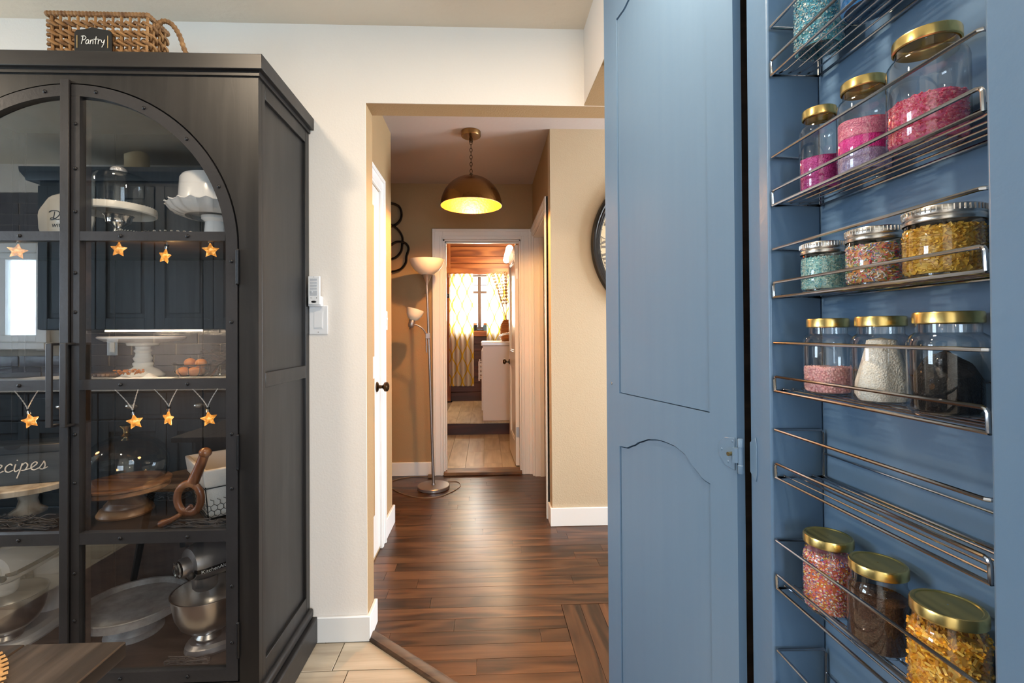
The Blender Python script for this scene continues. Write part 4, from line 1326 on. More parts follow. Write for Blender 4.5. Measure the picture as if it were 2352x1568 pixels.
for k in range(7):
    MB().box(-0.045 + 0.0135 * k, -0.0335 + 0.0135 * k, -0.03, 0.06, 0.004, 0.013).obj('slat', M['brown_wood'], t, bevel=0.0015, seg=1)
for yy in (-0.02, 0.045):
    MB().box(-0.046, 0.048, yy, yy + 0.008, 0.0, 0.004).obj('batten', M['brown_wood'], t)
t = thing('linen_napkin', 'crumpled pale linen napkin with a dry sprig at the front of the shelf', 'napkin', (-1.07, 1.5105, SH[2]))
q = MB()
nx, ny = 26, 8
for j in range(ny):
    for i in range(nx):
        u, v = i / (nx - 1), j / (ny - 1)
        x = -0.085 + 0.17 * u
        y = -0.016 + 0.050 * v + 0.006 * sin(7 * u)
        z = 0.0012 + 0.016 * (sin(pi * v) ** 0.8) * (0.55 + 0.35 * sin(11 * u + 2 * v) + 0.25 * sin(23 * u)) * (sin(pi * min(max(u, .02), .98)) ** 0.5)
        q.v.append((x, y, max(z, 0.001)))
for j in range(ny - 1):
    for i in range(nx - 1):
        q.f.append((j * nx + i, j * nx + i + 1, (j + 1) * nx + i + 1, (j + 1) * nx + i))
q.obj('cloth', M['canvas'], t)
q = MB()
for k in range(60):
    c = Vector((random.uniform(-0.085, 0.0), random.uniform(-0.012, 0.02), 0.018 + random.uniform(-0.002, 0.012)))
    q.ball(c, random.uniform(0.0018, 0.004), 5, 4, (1.6, 0.8, 0.7), Matrix.Rotation(random.uniform(0, 6), 3, 'Z'))
q.obj('dry_sprig', M['egg'], t, kind='stuff')

bk = thing('wire_basket', 'small black wire basket of orange clay fruit on the eye level shelf', 'basket', (-0.962, 1.585, SH[2]))
for z, r in ((0.003, 0.036), (0.040, 0.052)):
    MB().tube([(r * cos(2 * pi * k / 28), r * sin(2 * pi * k / 28), z) for k in range(28)], 0.0018, 6, True).obj('ring', M['black'], bk)
for k in range(10):
    a = 2 * pi * k / 10
    MB().tube([(0.036 * cos(a), 0.036 * sin(a), 0.003), (0.050 * cos(a), 0.050 * sin(a), 0.018), (0.052 * cos(a), 0.052 * sin(a), 0.040)], 0.0011, 5).obj('wire', M['black'], bk)
for sg in (-1, 1):
    MB().tube(spline([(sg * 0.052, -0.010, 0.040), (sg * 0.061, -0.008, 0.046), (sg * 0.064, 0, 0.044), (sg * 0.061, 0.008, 0.046), (sg * 0.052, 0.010, 0.040)], 4), 0.0016, 6).obj('handle', M['black'], bk)
for k, (x, y, z, tx) in enumerate(((-0.022, -0.012, 0.018, 'lowest orange clay fruit at the left of the wire basket'), (0.018, -0.020, 0.018, 'orange clay fruit low at the front right of the wire basket'), (0.010, 0.020, 0.018, 'orange clay fruit low at the back of the wire basket'),
                                   (-0.010, 0.004, 0.046, 'orange clay fruit heaped highest in the wire basket'), (0.026, 0.002, 0.044, 'orange clay fruit heaped at the right of the wire basket'))):
    t = thing('clay_fruit', tx, 'fruit', (-0.962 + x, 1.585 + y, SH[2] + z), random.uniform(0, 3), 'orange clay fruit in the wire basket')
    MB().ball((0, 0, 0), 0.0185, 14, 10, (1.15, 0.95, 0.82)).obj('body', M['egg'], t)
    MB().lathe([(0.003, 0.014), (0.0018, 0.019)], 6).obj('stalk', M['twig'], t)
t = thing('glass_cloche', 'small glass bell cloche at the right end of the eye level shelf', 'cloche', (-0.832, 1.605, SH[2]))
MB().lathe([(0.075, 0.001), (0.074, 0.004), (0.066, 0.020), (0.050, 0.040), (0.028, 0.056), (0.010, 0.062)], 36, cap=False).obj('glass_bell', M['clear'], t)
MB().lathe([(0.010, 0.062), (0.006, 0.066), (0.010, 0.074), (0.001, 0.082)], 16, cap=False).obj('knob', M['clear'], t)
MB().lathe([(0.058, 0.001), (0.060, 0.006), (0.056, 0.010), (0.001, 0.010)], 36, cap=False).obj('silver_dish', M['silver'], t)


def twigs(name, label, x0, x1, y0, y1, z0, zt, n, curl=0.5, r=(0.0008, 0.0019)):
    q = MB()
    for _ in range(n):
        z0 += 0.0
        c = Vector((random.uniform(x0, x1), random.uniform(y0, y1), z0))
        u = (c.x - x0) / (x1 - x0)
        hh = zt * sin(pi * min(max(u, 0.1), 0.9))
        p = []
        a = random.uniform(-0.5, 0.5) + (pi if random.random() < 0.5 else 0)
        q0 = c + Vector((0, 0, random.uniform(0.002, max(hh, 0.004))))
        for k in range(6):
            p.append((min(max(q0.x, x0), x1), min(max(q0.y, y0), y1), min(max(q0.z, z0 + 0.004), z0 + max(hh, 0.008))))
            a += random.uniform(-curl, curl)
            q0 = q0 + Vector((cos(a) * 0.024, sin(a) * 0.012, random.uniform(-0.012, 0.012)))
        q.tube(spline(p, 3), random.uniform(*r), 5)
    o = q.obj(name, M['twig'])
    return tag(o, label, 'twigs', None, 'stuff')


twigs('twig_garland', 'dark grapevine garland bunched at the right of the eye level shelf', -1.03, -0.72, 1.69, 1.82, SH[2], 0.105, 190)
twigs('twig_nest', 'dark dry twigs strewn along the shelf under the dome', -1.34, -1.1, 1.74, 1.82, SH[1], 0.030, 90)
twigs('twig_nest', 'dark dry twigs round the foot of the canvas lined basket', -0.99, -0.73, 1.492, 1.506, SH[1], 0.028, 70)
twigs('twig_nest', 'dark dry twigs in the left part of the dome shelf', -1.66, -1.34, 1.50, 1.56, SH[1], 0.035, 80)
twigs('twig_nest', 'curled dark twigs in front of the silver mixer base', -0.99, -0.86, 1.492, 1.512, SH[0], 0.016, 36)

# third shelf: domed wooden stand, basket, wooden tool, recipe box on its stand
t = thing('cake_stand', 'honey wood pedestal cake stand on the shelf below the lower star lights', 'cake stand', (-1.215, 1.642, SH[1]))
MB().lathe([(0.078, 0.0), (0.080, 0.006), (0.072, 0.020), (0.062, 0.026), (0.060, 0.034), (0.046, 0.050), (0.036, 0.064), (0.044, 0.078), (0.001, 0.079)], 40, cap=False).obj('pedestal', M['brown_wood'], t)
MB().lathe([(0.118, 0.0785), (0.124, 0.083), (0.124, 0.095), (0.121, 0.097), (0.128, 0.099), (0.128, 0.105), (0.118, 0.108), (0.112, 0.106), (0.001, 0.105)], 56, cap=False).obj('plate', M['brown_wood'], t)
t = thing('glass_dome', 'large rounded glass dome with a brass knob over the honey wood cake stand', 'dome', (-1.215, 1.642, SH[1] + 0.1085))
MB().lathe([(0.108, 0.0), (0.118, 0.020), (0.122, 0.048), (0.119, 0.078), (0.105, 0.108), (0.080, 0.132), (0.045, 0.147), (0.012, 0.151)], 56, cap=False).obj('glass', M['clear'], t)
MB().lathe([(0.016, 0.149), (0.012, 0.153), (0.008, 0.160), (0.010, 0.172), (0.019, 0.182), (0.020, 0.185), (0.001, 0.186)], 24, cap=False).obj('knob', M['brass_knob'], t)

A, Bc = Vector((-0.885, 1.515)), Vector((-1.062, 1.715))
e1 = (Bc - A)
e2 = Vector((-e1.y, e1.x)).normalized() * -1
L1, L2 = e1.length, 0.185
e1.normalize()
bs = thing('lined_basket', 'white canvas lined chicken wire basket at the right of the dome shelf', 'basket', (A.x + e1.x * L1 / 2 + e2.x * L2 / 2, A.y + e1.y * L1 / 2 + e2.y * L2 / 2, SH[1]))
ctr = Vector(bs.location)


def bp(u, v, z):
    """corner of the tapered basket: u,v in 0..1"""
    k = 0.80 + 0.20 * (z / 0.165)
    u2, v2 = 0.5 + (u - 0.5) * k, 0.5 + (v - 0.5) * k
    p = A + e1 * (L1 * u2) + e2 * (L2 * v2)
    return (p.x - ctr.x, p.y - ctr.y, z)


q = MB()
cs = [(0, 0), (1, 0), (1, 1), (0, 1)]


def ring(z, ins):
    a, b = ins / L1, ins / L2
    return [bp(u + (a if u == 0 else -a), v + (b if v == 0 else -b), z) for u, v in cs]


vs = ring(0.006, 0.006) + ring(0.165, 0.004) + ring(0.170, 0.009) + ring(0.012, 0.014)
fs = [(0, 1, 2, 3)] + [(a * 4 + i, a * 4 + (i + 1) % 4, (a + 1) * 4 + (i + 1) % 4, (a + 1) * 4 + i) for a in range(3) for i in range(4)] + [(12, 15, 14, 13)]
q.add(vs, fs)
q.obj('canvas_liner', M['canvas'], bs, bevel=0.003)
q = MB()
vs = ring(0.118, -0.004) + ring(0.168, -0.004) + ring(0.172, 0.006) + ring(0.110, 0.001)
fs = [(a * 4 + i, a * 4 + (i + 1) % 4, ((a + 1) % 4) * 4 + (i + 1) % 4, ((a + 1) % 4) * 4 + i) for a in range(4) for i in range(4)]
q.add(vs, fs)
q.obj('canvas_cuff', M['canvas'], bs, bevel=0.003)
q = MB()
for z in (0.004, 0.110):
    q.tube([Vector(p) for p in ring(z, -0.004)], 0.0022, 6, True)
for u, v in cs:
    q.tube([bp(u, v, 0.004), bp(u, v, 0.16)], 0.002, 6)
q.obj('wire_frame', M['bracket'], bs)
q = MB()


def hexnet(fn, w, h, cell):
    dx, dz = cell * 0.87, cell * 1.5
    done = set()
    for r in range(int(h / dz) + 2):
        for c in range(int(w / dx) + 2):
            cx, cz = dx * (c + 0.5 * (r % 2)), r * dz * 0.5 * 1.0
            cz = r * cell * 0.75
            P = [(cx + cell / 2 * sin(k * pi / 3), cz + cell / 2 * cos(k * pi / 3)) for k in range(6)]
            for k in range(3):
                a, b = P[k], P[(k + 1) % 6]
                if min(a[0], b[0]) < 0 or max(a[0], b[0]) > w or min(a[1], b[1]) < 0 or max(a[1], b[1]) > h:
                    continue
                q.tube([fn(*a), fn(*b)], 0.0008, 4)


hexnet(lambda a, z: tuple(Vector(bp(a / L1, -0.012, z + 0.006))), L1, 0.105, 0.024)
hexnet(lambda a, z: tuple(Vector(bp(-0.012, a / L2, z + 0.006))), L2, 0.105, 0.024)
q.obj('chicken_wire', M['bracket'], bs, kind='stuff')

t = thing('wooden_crank_tool', 'reddish wooden hand tool with a looped paddle and round knob by the basket', 'kitchen tool', (-0.935, 1.497, SH[1]))
q = MB()
Lp = [(0.016 + 0.036 * cos(a), 0, 0.092 + 0.046 * sin(a)) for a in [2 * pi * k / 28 for k in range(28)]]
q.tube(Lp, 0.0115, 10, True, sy=0.85)
q.obj('looped_paddle', M['red_wood'], t)
MB().tube(spline([(0.028, 0.0, 0.142), (0.045, 0.001, 0.182), (0.060, 0.002, 0.222)], 4), [0.017, 0.0165, 0.016, 0.0155, 0.015, 0.015, 0.0145, 0.014, 0.014], 12).obj('shaft', M['red_wood'], t)
MB().ball((0.064, 0.002, 0.232), 0.0185, 16, 10, (1, 0.9, 0.85)).obj('knob', M['red_wood'], t)
MB().tube(spline([(-0.068, -0.006, 0.016), (-0.035, -0.004, 0.028), (0.0, 0.0, 0.050), (0.022, 0.002, 0.068)], 4), [0.010, 0.0115, 0.0115, 0.010, 0.0085, 0.008, 0.0075, 0.0072, 0.007, 0.007, 0.007, 0.007, 0.007], 10).obj('spoon_arm', M['red_wood'], t)

t = thing('cake_stand', 'whitewashed pedestal cake stand carrying the recipe box', 'cake stand', (-1.55, 1.66, SH[1]))
MB().lathe([(0.048, 0.0), (0.050, 0.006), (0.042, 0.012), (0.030, 0.022), (0.024, 0.045), (0.032, 0.075), (0.046, 0.088), (0.001, 0.089)], 32, cap=False).obj('pedestal', M['white_wash'], t)
MB().lathe([(0.130, 0.0885), (0.142, 0.092), (0.144, 0.108), (0.140, 0.112), (0.001, 0.112)], 48, cap=False, fx=lambda r, z, a: (r * (1 + (0.012 * sin(24 * a) if r > 0.12 else 0)), z)).obj('plate', M['white_wash'], t)
t = thing('recipe_box', 'slate blue wooden box lettered Recipes on the whitewashed cake stand', 'box', (-1.552, 1.645, SH[1] + 0.1128), R(17))
w, dp, h = 0.122, 0.055, 0.128
MB().box(-w, w, -dp, dp, 0, 0.100).obj('body', M['slate_box'], t, bevel=0.002)
MB().box(-w - 0.003, w + 0.003, -dp - 0.003, dp + 0.003, 0.1005, h).obj('lid', M['slate_box'], t, bevel=0.003)
q = MB().prism([(0.021 * cos(pi + pi * k / 12), 0.1285 + 0.014 * sin(pi + pi * k / 12)) for k in range(13)], 'y', -dp - 0.0042, -dp - 0.003)
q.obj('thumb_notch', M['black'], t)
LET = {
    'R': [[(0.05, 0.75), (0.20, 0.98), (0.55, 1.0), (0.70, 0.78), (0.50, 0.52), (0.28, 0.48)], [(0.38, 0.95), (0.30, 0.5), (0.18, 0.0)], [(0.34, 0.50), (0.52, 0.18), (0.70, 0.0), (0.85, 0.06)]],
    'e': [[(0.0, 0.10), (0.20, 0.22), (0.36, 0.40), (0.26, 0.50), (0.10, 0.36), (0.10, 0.10), (0.26, 0.0), (0.46, 0.10)]],
    'c': [[(0.40, 0.40), (0.28, 0.50), (0.10, 0.34), (0.10, 0.10), (0.26, 0.0), (0.46, 0.10)]],
    'i': [[(0.10, 0.46), (0.06, 0.14), (0.14, 0.0), (0.30, 0.10)], [(0.15, 0.68), (0.16, 0.72)]],
    'p': [[(0.10, 0.48), (0.02, 0.0), (-0.08, -0.42)], [(0.06, 0.30), (0.24, 0.50), (0.38, 0.34), (0.28, 0.06), (0.10, 0.04)], [(0.30, 0.06), (0.46, 0.10)]],
    's': [[(0.02, 0.06), (0.20, 0.40), (0.24, 0.50), (0.32, 0.24), (0.24, 0.02), (0.08, 0.04)], [(0.26, 0.02), (0.46, 0.12)]],
    'P': [[(0.02, 0.96), (0.40, 1.02), (0.62, 0.82), (0.46, 0.56), (0.20, 0.50)], [(0.24, 0.98), (0.20, 0.5), (0.10, 0.0)]],
    'a': [[(0.42, 0.46), (0.22, 0.56), (0.04, 0.30), (0.10, 0.02), (0.28, 0.10), (0.42, 0.46)], [(0.42, 0.46), (0.38, 0.12), (0.50, 0.02)]],
    'n': [[(0.06, 0.52), (0.04, 0.0)], [(0.05, 0.28), (0.22, 0.52), (0.36, 0.44), (0.36, 0.0)]],
    't': [[(0.26, 0.98), (0.20, 0.30), (0.22, 0.0)], [(-0.04, 0.60), (0.56, 0.64)]],
    'r': [[(0.08, 0.54), (0.06, 0.0)], [(0.07, 0.30), (0.22, 0.54), (0.40, 0.52)]],
    'y': [[(0.04, 0.54), (0.10, 0.26), (0.28, 0.22), (0.40, 0.54)], [(0.44, 0.58), (0.34, 0.05), (0.14, -0.40)]],
}


def word(mb, txt, adv, o, ux, uz, sc, r):
    x = 0
    for ch in txt:
        strokes(mb, [[(a + x, b) for a, b in ln] for ln in LET[ch]], o, ux, uz, sc, r)
        x += adv[ch]
    return mb


word(MB(), 'Recipes', dict(R=0.86, e=0.46, c=0.46, i=0.32, p=0.48, s=0.5), (-0.092, -dp - 0.001, 0.042), (1, 0, 0.02), (0.10, 0, 1), 0.052, 0.0018).obj('lettering', M['white_ink'], t)

# bottom shelf: galvanised stand, two stand mixers
t = thing('cake_stand', 'wide galvanised metal cake stand on the bottom shelf', 'cake stand', (-1.212, 1.676, SH[0]))
MB().lathe([(0.085, 0.0), (0.086, 0.004), (0.072, 0.014), (0.066, 0.040), (0.070, 0.072), (0.090, 0.076), (0.001, 0.077)], 40, cap=False).obj('pedestal', M['galv'], t)
MB().lathe([(0.150, 0.0765), (0.155, 0.079), (0.158, 0.104), (0.160, 0.106), (0.156, 0.108), (0.150, 0.106), (0.147, 0.088), (0.001, 0.086)], 64, cap=False).obj('tray', M['galv'], t)


def mixer(name, label, loc, rz, body, brand=True, s=1.0):
    """tilt-head stand mixer, head pointing along local -x"""
    t = thing(name, label, 'mixer', loc, rz)
    base_ = MB()
    n = 40
    pr = []
    for k in range(n):
        a = 2 * pi * k / n
        x, y = 0.165 * cos(a), 0.095 * sin(a)
        pr.append((x + 0.045, y * (1.0 if x > 0 else 0.92)))
    for (k0, z0), (k1, z1) in (((0.97, 0.0), (1.0, 0.008)), ((1.0, 0.008), (0.98, 0.022)), ((0.98, 0.022), (0.90, 0.031)), ((0.90, 0.031), (0.60, 0.036)), ((0.60, 0.036), (0.01, 0.037))):
        base_.add([((x - 0.045) * k0 + 0.045, y * k0, z0) for x, y in pr] + [((x - 0.045) * k1 + 0.045, y * k1, z1) for x, y in pr], [(i, (i + 1) % n, n + (i + 1) % n, n + i) for i in range(n)])
    base_.obj('base', body, t)
    # neck column
    q = MB()
    rings = [(0.155, 0.060, 0.055, 0.028), (0.150, 0.050, 0.050, 0.10), (0.145, 0.045, 0.046, 0.17), (0.140, 0.050, 0.050, 0.235)]
    for (x0, a0, b0, z0), (x1, a1, b1, z1) in zip(rings[:-1], rings[1:]):
        q.add([(x0 + a0 * cos(2 * pi * k / 24), b0 * sin(2 * pi * k / 24), z0) for k in range(24)] + [(x1 + a1 * cos(2 * pi * k / 24), b1 * sin(2 * pi * k / 24), z1) for k in range(24)], [(i, (i + 1) % 24, 24 + (i + 1) % 24, 24 + i) for i in range(24)])
    q.obj('neck', body, t)
    # motor head
    q = MB()
    prof = [(-0.112, 0.040), (-0.108, 0.052), (-0.09, 0.060), (-0.04, 0.066), (0.02, 0.070), (0.09, 0.071), (0.15, 0.066), (0.19, 0.053), (0.212, 0.034), (0.220, 0.010)]
    n = 32
    vs = []
    for x, r in prof:
        for k in range(n):
            a = 2 * pi * k / n
            zz = r * 1.05 * sin(a)
            vs.append((x, r * 0.98 * cos(a), 0.285 + (zz if zz > 0 else zz * 0.78)))
    q.add(vs, [(i * n + k, i * n + (k + 1) % n, (i + 1) * n + (k + 1) % n, (i + 1) * n + k) for i in range(len(prof) - 1) for k in range(n)] + [tuple(range(n))[::-1], tuple((len(prof) - 1) * n + k for k in range(n))])
    hd = q.obj('head', body, t)
    # trim band round the lower part of the head
    q = MB()
    for i in range(len(prof) - 1):
        for sg in (-1, 1):
            (x0, r0), (x1, r1) = prof[i], prof[i + 1]
            for (u0, u1) in ((-0.34, -0.02),):
                p = []
                for x, r in ((x0, r0), (x1, r1)):
                    for u in (u0, u1):
                        a = math.asin(u)
                        p.append((x, sg * (r * 0.98 * cos(a) + 0.0012), 0.285 + r * 1.05 * u * 0.78))
                q.add(p, [(0, 1, 3, 2)])
    q.obj('trim_band', M['black_gloss'] if brand else M['silver'], hd)
    if brand:
        vs, fs = text_mesh('KitchenAid', 0.0165)
        w_ = max(v[0] for v in vs)

        def bandy(x):
            for (x0, r0), (x1, r1) in zip(prof[:-1], prof[1:]):
                if x0 <= x <= x1:
                    return (r0 + (r1 - r0) * (x - x0) / (x1 - x0)) * 0.98 * 0.985 + 0.0022
            return 0.06
        MB().add([(-0.100 + v[0], -bandy(-0.100 + v[0]), 0.2705 + v[1] * 0.9) for v in vs], fs).obj('lettering', M['white_ink'], hd)
    # attachment hub on the nose with its chrome cap and knob
    q = MB().lathe([(0.030, -0.004), (0.030, 0.020), (0.026, 0.028)], 28)
    q.xf(Matrix.Translation((-0.110, 0, 0.287)) @ Matrix.Rotation(R(-90), 4, 'Y'))
    q.obj('hub', body, hd)
    q = MB().lathe([(0.026, 0.028), (0.0265, 0.034), (0.020, 0.036), (0.017, 0.033), (0.001, 0.032)], 28, cap=False)
    q.xf(Matrix.Translation((-0.110, 0, 0.287)) @ Matrix.Rotation(R(-90), 4, 'Y'))
    q.obj('hub_cap', M['chrome'], hd)
    q = MB().ball((-0.118, -0.036, 0.268), 0.011, 12, 8).tube([(-0.112, -0.02, 0.276), (-0.118, -0.034, 0.270)], 0.005, 8)
    q.obj('hub_screw', M['black'], hd)
    # beater shaft collar
    MB().lathe([(0.030, 0.196), (0.036, 0.204), (0.038, 0.232), (0.040, 0.240)], 28, (-0.060, 0, 0)).obj('collar', body, hd)
    # bowl with foot
    b = MB().lathe([(0.040, 0.036), (0.041, 0.040), (0.034, 0.052), (0.038, 0.060), (0.060, 0.068), (0.082, 0.088), (0.096, 0.118), (0.103, 0.155), (0.106, 0.184), (0.109, 0.186), (0.109, 0.188), (0.104, 0.1875), (0.101, 0.155), (0.094, 0.119), (0.080, 0.090), (0.05, 0.071), (0.001, 0.069)], 48, (-0.048, 0, 0), cap=False).obj('bowl', M['steel'], t)
    if brand:
        q = MB()
        for a, b0, b1 in ((0.0, 0.0, 0.022), (0.011, 0.0, 0.022)):
            q.box(-0.0012 + a, 0.0012 + a, -0.0006, 0.0006, b0, b1)
        q.box(-0.007, 0.0, -0.0006, 0.0006, 0.012, 0.0145)
        q.xf(Matrix.Translation((-0.020, 0.0965, 0.157)) @ Matrix.Rotation(R(15), 4, 'Z'))
        q.obj('bowl_mark', M['white_ink'], b)
    if s != 1:
        t.scale = (s, s, s)
    return t


mixer('stand_mixer', 'silver stand mixer with a steel bowl at the right of the bottom shelf', (-0.884, 1.625, SH[0]), R(57), M['satin'], True, 0.99)
mixer('stand_mixer', 'white stand mixer at the left of the bottom shelf', (-1.572, 1.652, SH[0]), R(98), M['white_cer'], False, 0.93)


# star lights hanging inside
def star(label, x, z, tilt, twist, zt=None, first=[None], wires=None, y=1.497):
    t = thing('star_light', label, 'light', (x, y, z), 0, 'glass star lights hung in the cabinet')
    q = MB()
    pts = []
    for k in range(10):
        a = pi / 2 + k * pi / 5
        r = 0.0255 if k % 2 == 0 else 0.0125
        pts.append((r * cos(a), r * sin(a)))
    vs = [(p[0], -0.002, p[1]) for p in pts] + [(p[0], 0.002, p[1]) for p in pts] + [(0, -0.0095, 0), (0, 0.0095, 0)]
    fs = []
    for k in range(10):
        j = (k + 1) % 10
        fs += [(20, k, j), (21, 10 + j, 10 + k), (k, 10 + k, 10 + j, j)]
    q.add(vs, fs)
    rot = Matrix.Rotation(twist, 4, 'Z') @ Matrix.Rotation(tilt, 4, 'Y')
    q.xf(rot)
    q.obj('glass_star', M['star'], t, ang=20, bevel=0.002, seg=2)
    up = (rot @ Vector((0, 0, 1, 0))).to_3d()
    MB().tube([up * 0.022, up * 0.031], 0.0052, 10).obj('neck', M['silver'], t)
    MB().tube([up * 0.031, up * 0.037], 0.0062, 10).obj('cap', M['black_gloss'], t)
    q = MB()
    tp = up * 0.036
    for wx, wz in wires:
        for ph in (0, pi):
            n_ = 22
            P = []
            for k in range(n_ + 1):
                u = k / n_
                b = Vector((tp.x + (wx - tp.x) * (u ** 1.25), tp.y + 0.002 * u, tp.z + (wz - tp.z) * u))
                P.append(b + Vector((0.0011 * cos(ph + u * 26), 0.0011 * sin(ph + u * 26), 0)))
            q.tube(P, 0.00085, 5)
    q.obj('twisted_wire', M['wire_white'], t)


star('amber star light nearest the door stile under the top shelf', -1.131, 1.467, R(4), R(8), wires=[(0.0, 0.024)])
star('amber star light in the middle under the top shelf', -0.992, 1.446, R(12), R(-14), wires=[(0.006, 0.043)])
star('amber star light at the right under the top shelf', -0.853, 1.464, R(-4), R(34), wires=[(0.004, 0.026)])
star('amber star light under the top shelf in the left door', -1.432, 1.461, R(6), R(40), wires=[(-0.004, 0.028)])
star('amber star light hanging above the brass knob of the large dome', -1.082, 0.935, R(-10), R(10), wires=[(-0.070, 0.1085), (0.012, 0.1085)])
star('amber star light hanging in the middle under the eye level shelf', -0.982, 0.944, R(4), R(-20), wires=[(-0.052, 0.0995), (0.032, 0.0995)])
star('amber star light hanging above the canvas lined basket', -0.859, 0.941, R(-6), R(44), wires=[(-0.058, 0.1025), (0.033, 0.1025)])
star('amber star light above the recipe box in the left door', -1.392, 0.942, R(-12), R(12), wires=[(-0.056, 0.1015), (0.028, 0.1015)])
for x, z in ((-1.0, 1.42), (-1.39, 0.95), (-0.95, 0.93)):
    point('star_glow', (x, 1.53, z), 0.45, (1.0, 0.55, 0.2), 0.02)

# ------------------------------------------------------------------ basket and tag on top of the cabinet
bt = thing('seagrass_basket', 'open woven seagrass basket with a loop handle on top of the cabinet', 'basket', (-1.262, 1.63, 2.052))
BX, BY, BH = 0.160, 0.048, 0.200


def per(u):
    """point on the rounded rectangle, u in 0..1 starting front left"""
    c = [(-BX, -BY), (BX, -BY), (BX, BY), (-BX, BY)]
    ln = [2 * BX, 2 * BY, 2 * BX, 2 * BY]
    d = (u % 1.0) * sum(ln)
    for i in range(4):
        if d <= ln[i]:
            k = d / ln[i]
            a, b = c[i], c[(i + 1) % 4]
            return Vector((a[0] + (b[0] - a[0]) * k, a[1] + (b[1] - a[1]) * k, 0))
        d -= ln[i]
    return Vector((-BX, -BY, 0))


def nrm(u):
    p = per(u)
    ex, ey = abs(p.x) / BX, abs(p.y) / BY
    n_ = Vector((p.x / BX if ex >= ey - 1e-3 else 0, p.y / BY if ey >= ex - 1e-3 else 0, 0))
    return n_.normalized()


NST = 30
for k in range(NST):
    u = (k + 0.5) / NST
    p = per(u)
    MB().tube([p * 0.96 + Vector((0, 0, 0.002)), p + Vector((0, 0, BH))], 0.0042, 6).obj('stake', M['sea1'], bt)
for r in range(6):
    z = 0.014 + r * 0.031
    for ph in (0, 1):
        P = []
        n_ = NST * 6
        for i in range(n_):
            u = i / n_
            s_ = sin(pi * (u * NST) + (pi / 2) * 0 + ph * pi + r * pi)
            z_ = cos(pi * (u * NST) + ph * pi + r * pi)
            p = per(u) * (0.96 + 0.04 * z / BH) + nrm(u) * (0.0075 * s_) + Vector((0, 0, z + 0.0062 * z_))
            P.append(p)
        MB().tube(P, 0.0054, 6, True).obj('strand', M['sea2'] if (r + ph) % 3 == 0 else M['sea1'], bt)
q = MB()
n_ = 220
q.tube([per(i / n_) + Vector((0, 0, BH)) for i in range(n_)], [0.0085 + 0.0013 * sin(i * 2.1) for i in range(n_)], 8, True)
q.obj('rim', M['sea2'], bt)
P = spline([(BX, -0.012, BH - 0.018), (BX + 0.022, -0.012, BH + 0.002), (BX + 0.055, -0.010, BH - 0.012), (BX + 0.078, -0.006, BH - 0.055), (BX + 0.092, 0.0, BH - 0.100), (BX + 0.112, 0.0, 0.070)], 10)
P = spline([(BX - 0.002, -0.012, BH - 0.020), (BX + 0.020, -0.010, BH + 0.006), (BX + 0.046, -0.006, BH + 0.002), (BX + 0.068, 0.0, BH - 0.030), (BX + 0.082, 0.004, BH - 0.075), (BX + 0.094, 0.006, 0.085), (BX + 0.060, 0.012, 0.072), (BX - 0.002, 0.014, 0.075)], 10)
MB().tube(P, [0.0078 + 0.0012 * sin(i * 1.9) for i in range(len(P))], 8).obj('loop_handle', M['sea2'], bt)
t = thing('basket_tag', 'black tag hand lettered Pantry on the front of the seagrass basket', 'tag', (-1.2625, 1.566, 2.0525))
tw = 0.0585
poly = [(-tw, 0.0), (tw, 0.0), (tw, 0.128), (tw - 0.006, 0.136), (0.022, 0.141), (0.0, 0.146), (-0.022, 0.141), (-tw + 0.006, 0.136), (-tw, 0.128)]
MB().prism(poly, 'y', -0.003, 0.003).obj('board', M['black'], t, bevel=0.001, seg=1)
word(MB(), 'Pantry', dict(P=0.60, a=0.55, n=0.46, t=0.48, r=0.40, y=0.5), (-0.0375, -0.0042, 0.090), (1, 0, 0.0), (0.06, 0, 1), 0.0255, 0.0011).obj('lettering', M['white_ink'], t)
for sx in (-0.049, 0.047):
    MB().tube([(sx, -0.0036, 0.078), (sx, -0.0036, 0.118)], 0.0011, 6).obj('gold_bar', M['gold_ink'], t)

# ------------------------------------------------------------------ switch, remote
t = thing('light_switch', 'white rocker light switch plate on the white wall beside the cabinet', 'switch', (-0.6555, YW, 1.258))
MB().box(-0.0365, 0.0365, -0.0065, 0, -0.057, 0.057).obj('plate', M['plastic'], t, bevel=0.003)
MB().box(-0.018, 0.018, -0.0080, -0.0066, -0.035, 0.035).obj('rocker_frame', M['plastic'], t, bevel=0.0005, seg=1)
MB().hexa([(-0.0155, -0.0105, -0.031), (0.0155, -0.0105, -0.031), (0.0155, -0.0081, -0.031), (-0.0155, -0.0081, -0.031), (-0.0155, -0.0088, 0.031), (0.0155, -0.0088, 0.031), (0.0155, -0.0081, 0.031), (-0.0155, -0.0081, 0.031)]).obj('rocker', M['plastic'], t, bevel=0.0006, seg=1)
MB().ball((0, -0.0068, -0.048), 0.0024, 10, 6, (1, 0.3, 1)).obj('screw', M['steel'], t)
t = thing('fan_remote', 'white fan remote with grey buttons in its wall holder', 'remote', (-0.6625, YW - 0.0115, 1.310))
MB().box(-0.0265, 0.0265, -0.014, 0.0112, 0.0, 0.040).obj('holder', M['plastic'], t, bevel=0.004)
MB().box(-0.0235, 0.0235, -0.022, -0.0142, 0.006, 0.118).obj('body', M['plastic'], t, bevel=0.004)
for z in (0.103, 0.0915, 0.080, 0.0685):
    MB().box(-0.0155, 0.0125, -0.0235, -0.0218, z - 0.0042, z + 0.0042).obj('button', M['grey_btn'], t, bevel=0.001, seg=1)
MB().box(-0.0155, 0.0125, -0.0232, -0.0218, 0.041, 0.0615).obj('button_pad', M['grey_btn'], t, bevel=0.002, seg=1)
q = MB().lathe([(0.0055, 0), (0.0055, 0.002), (0.004, 0.0026)], 18)
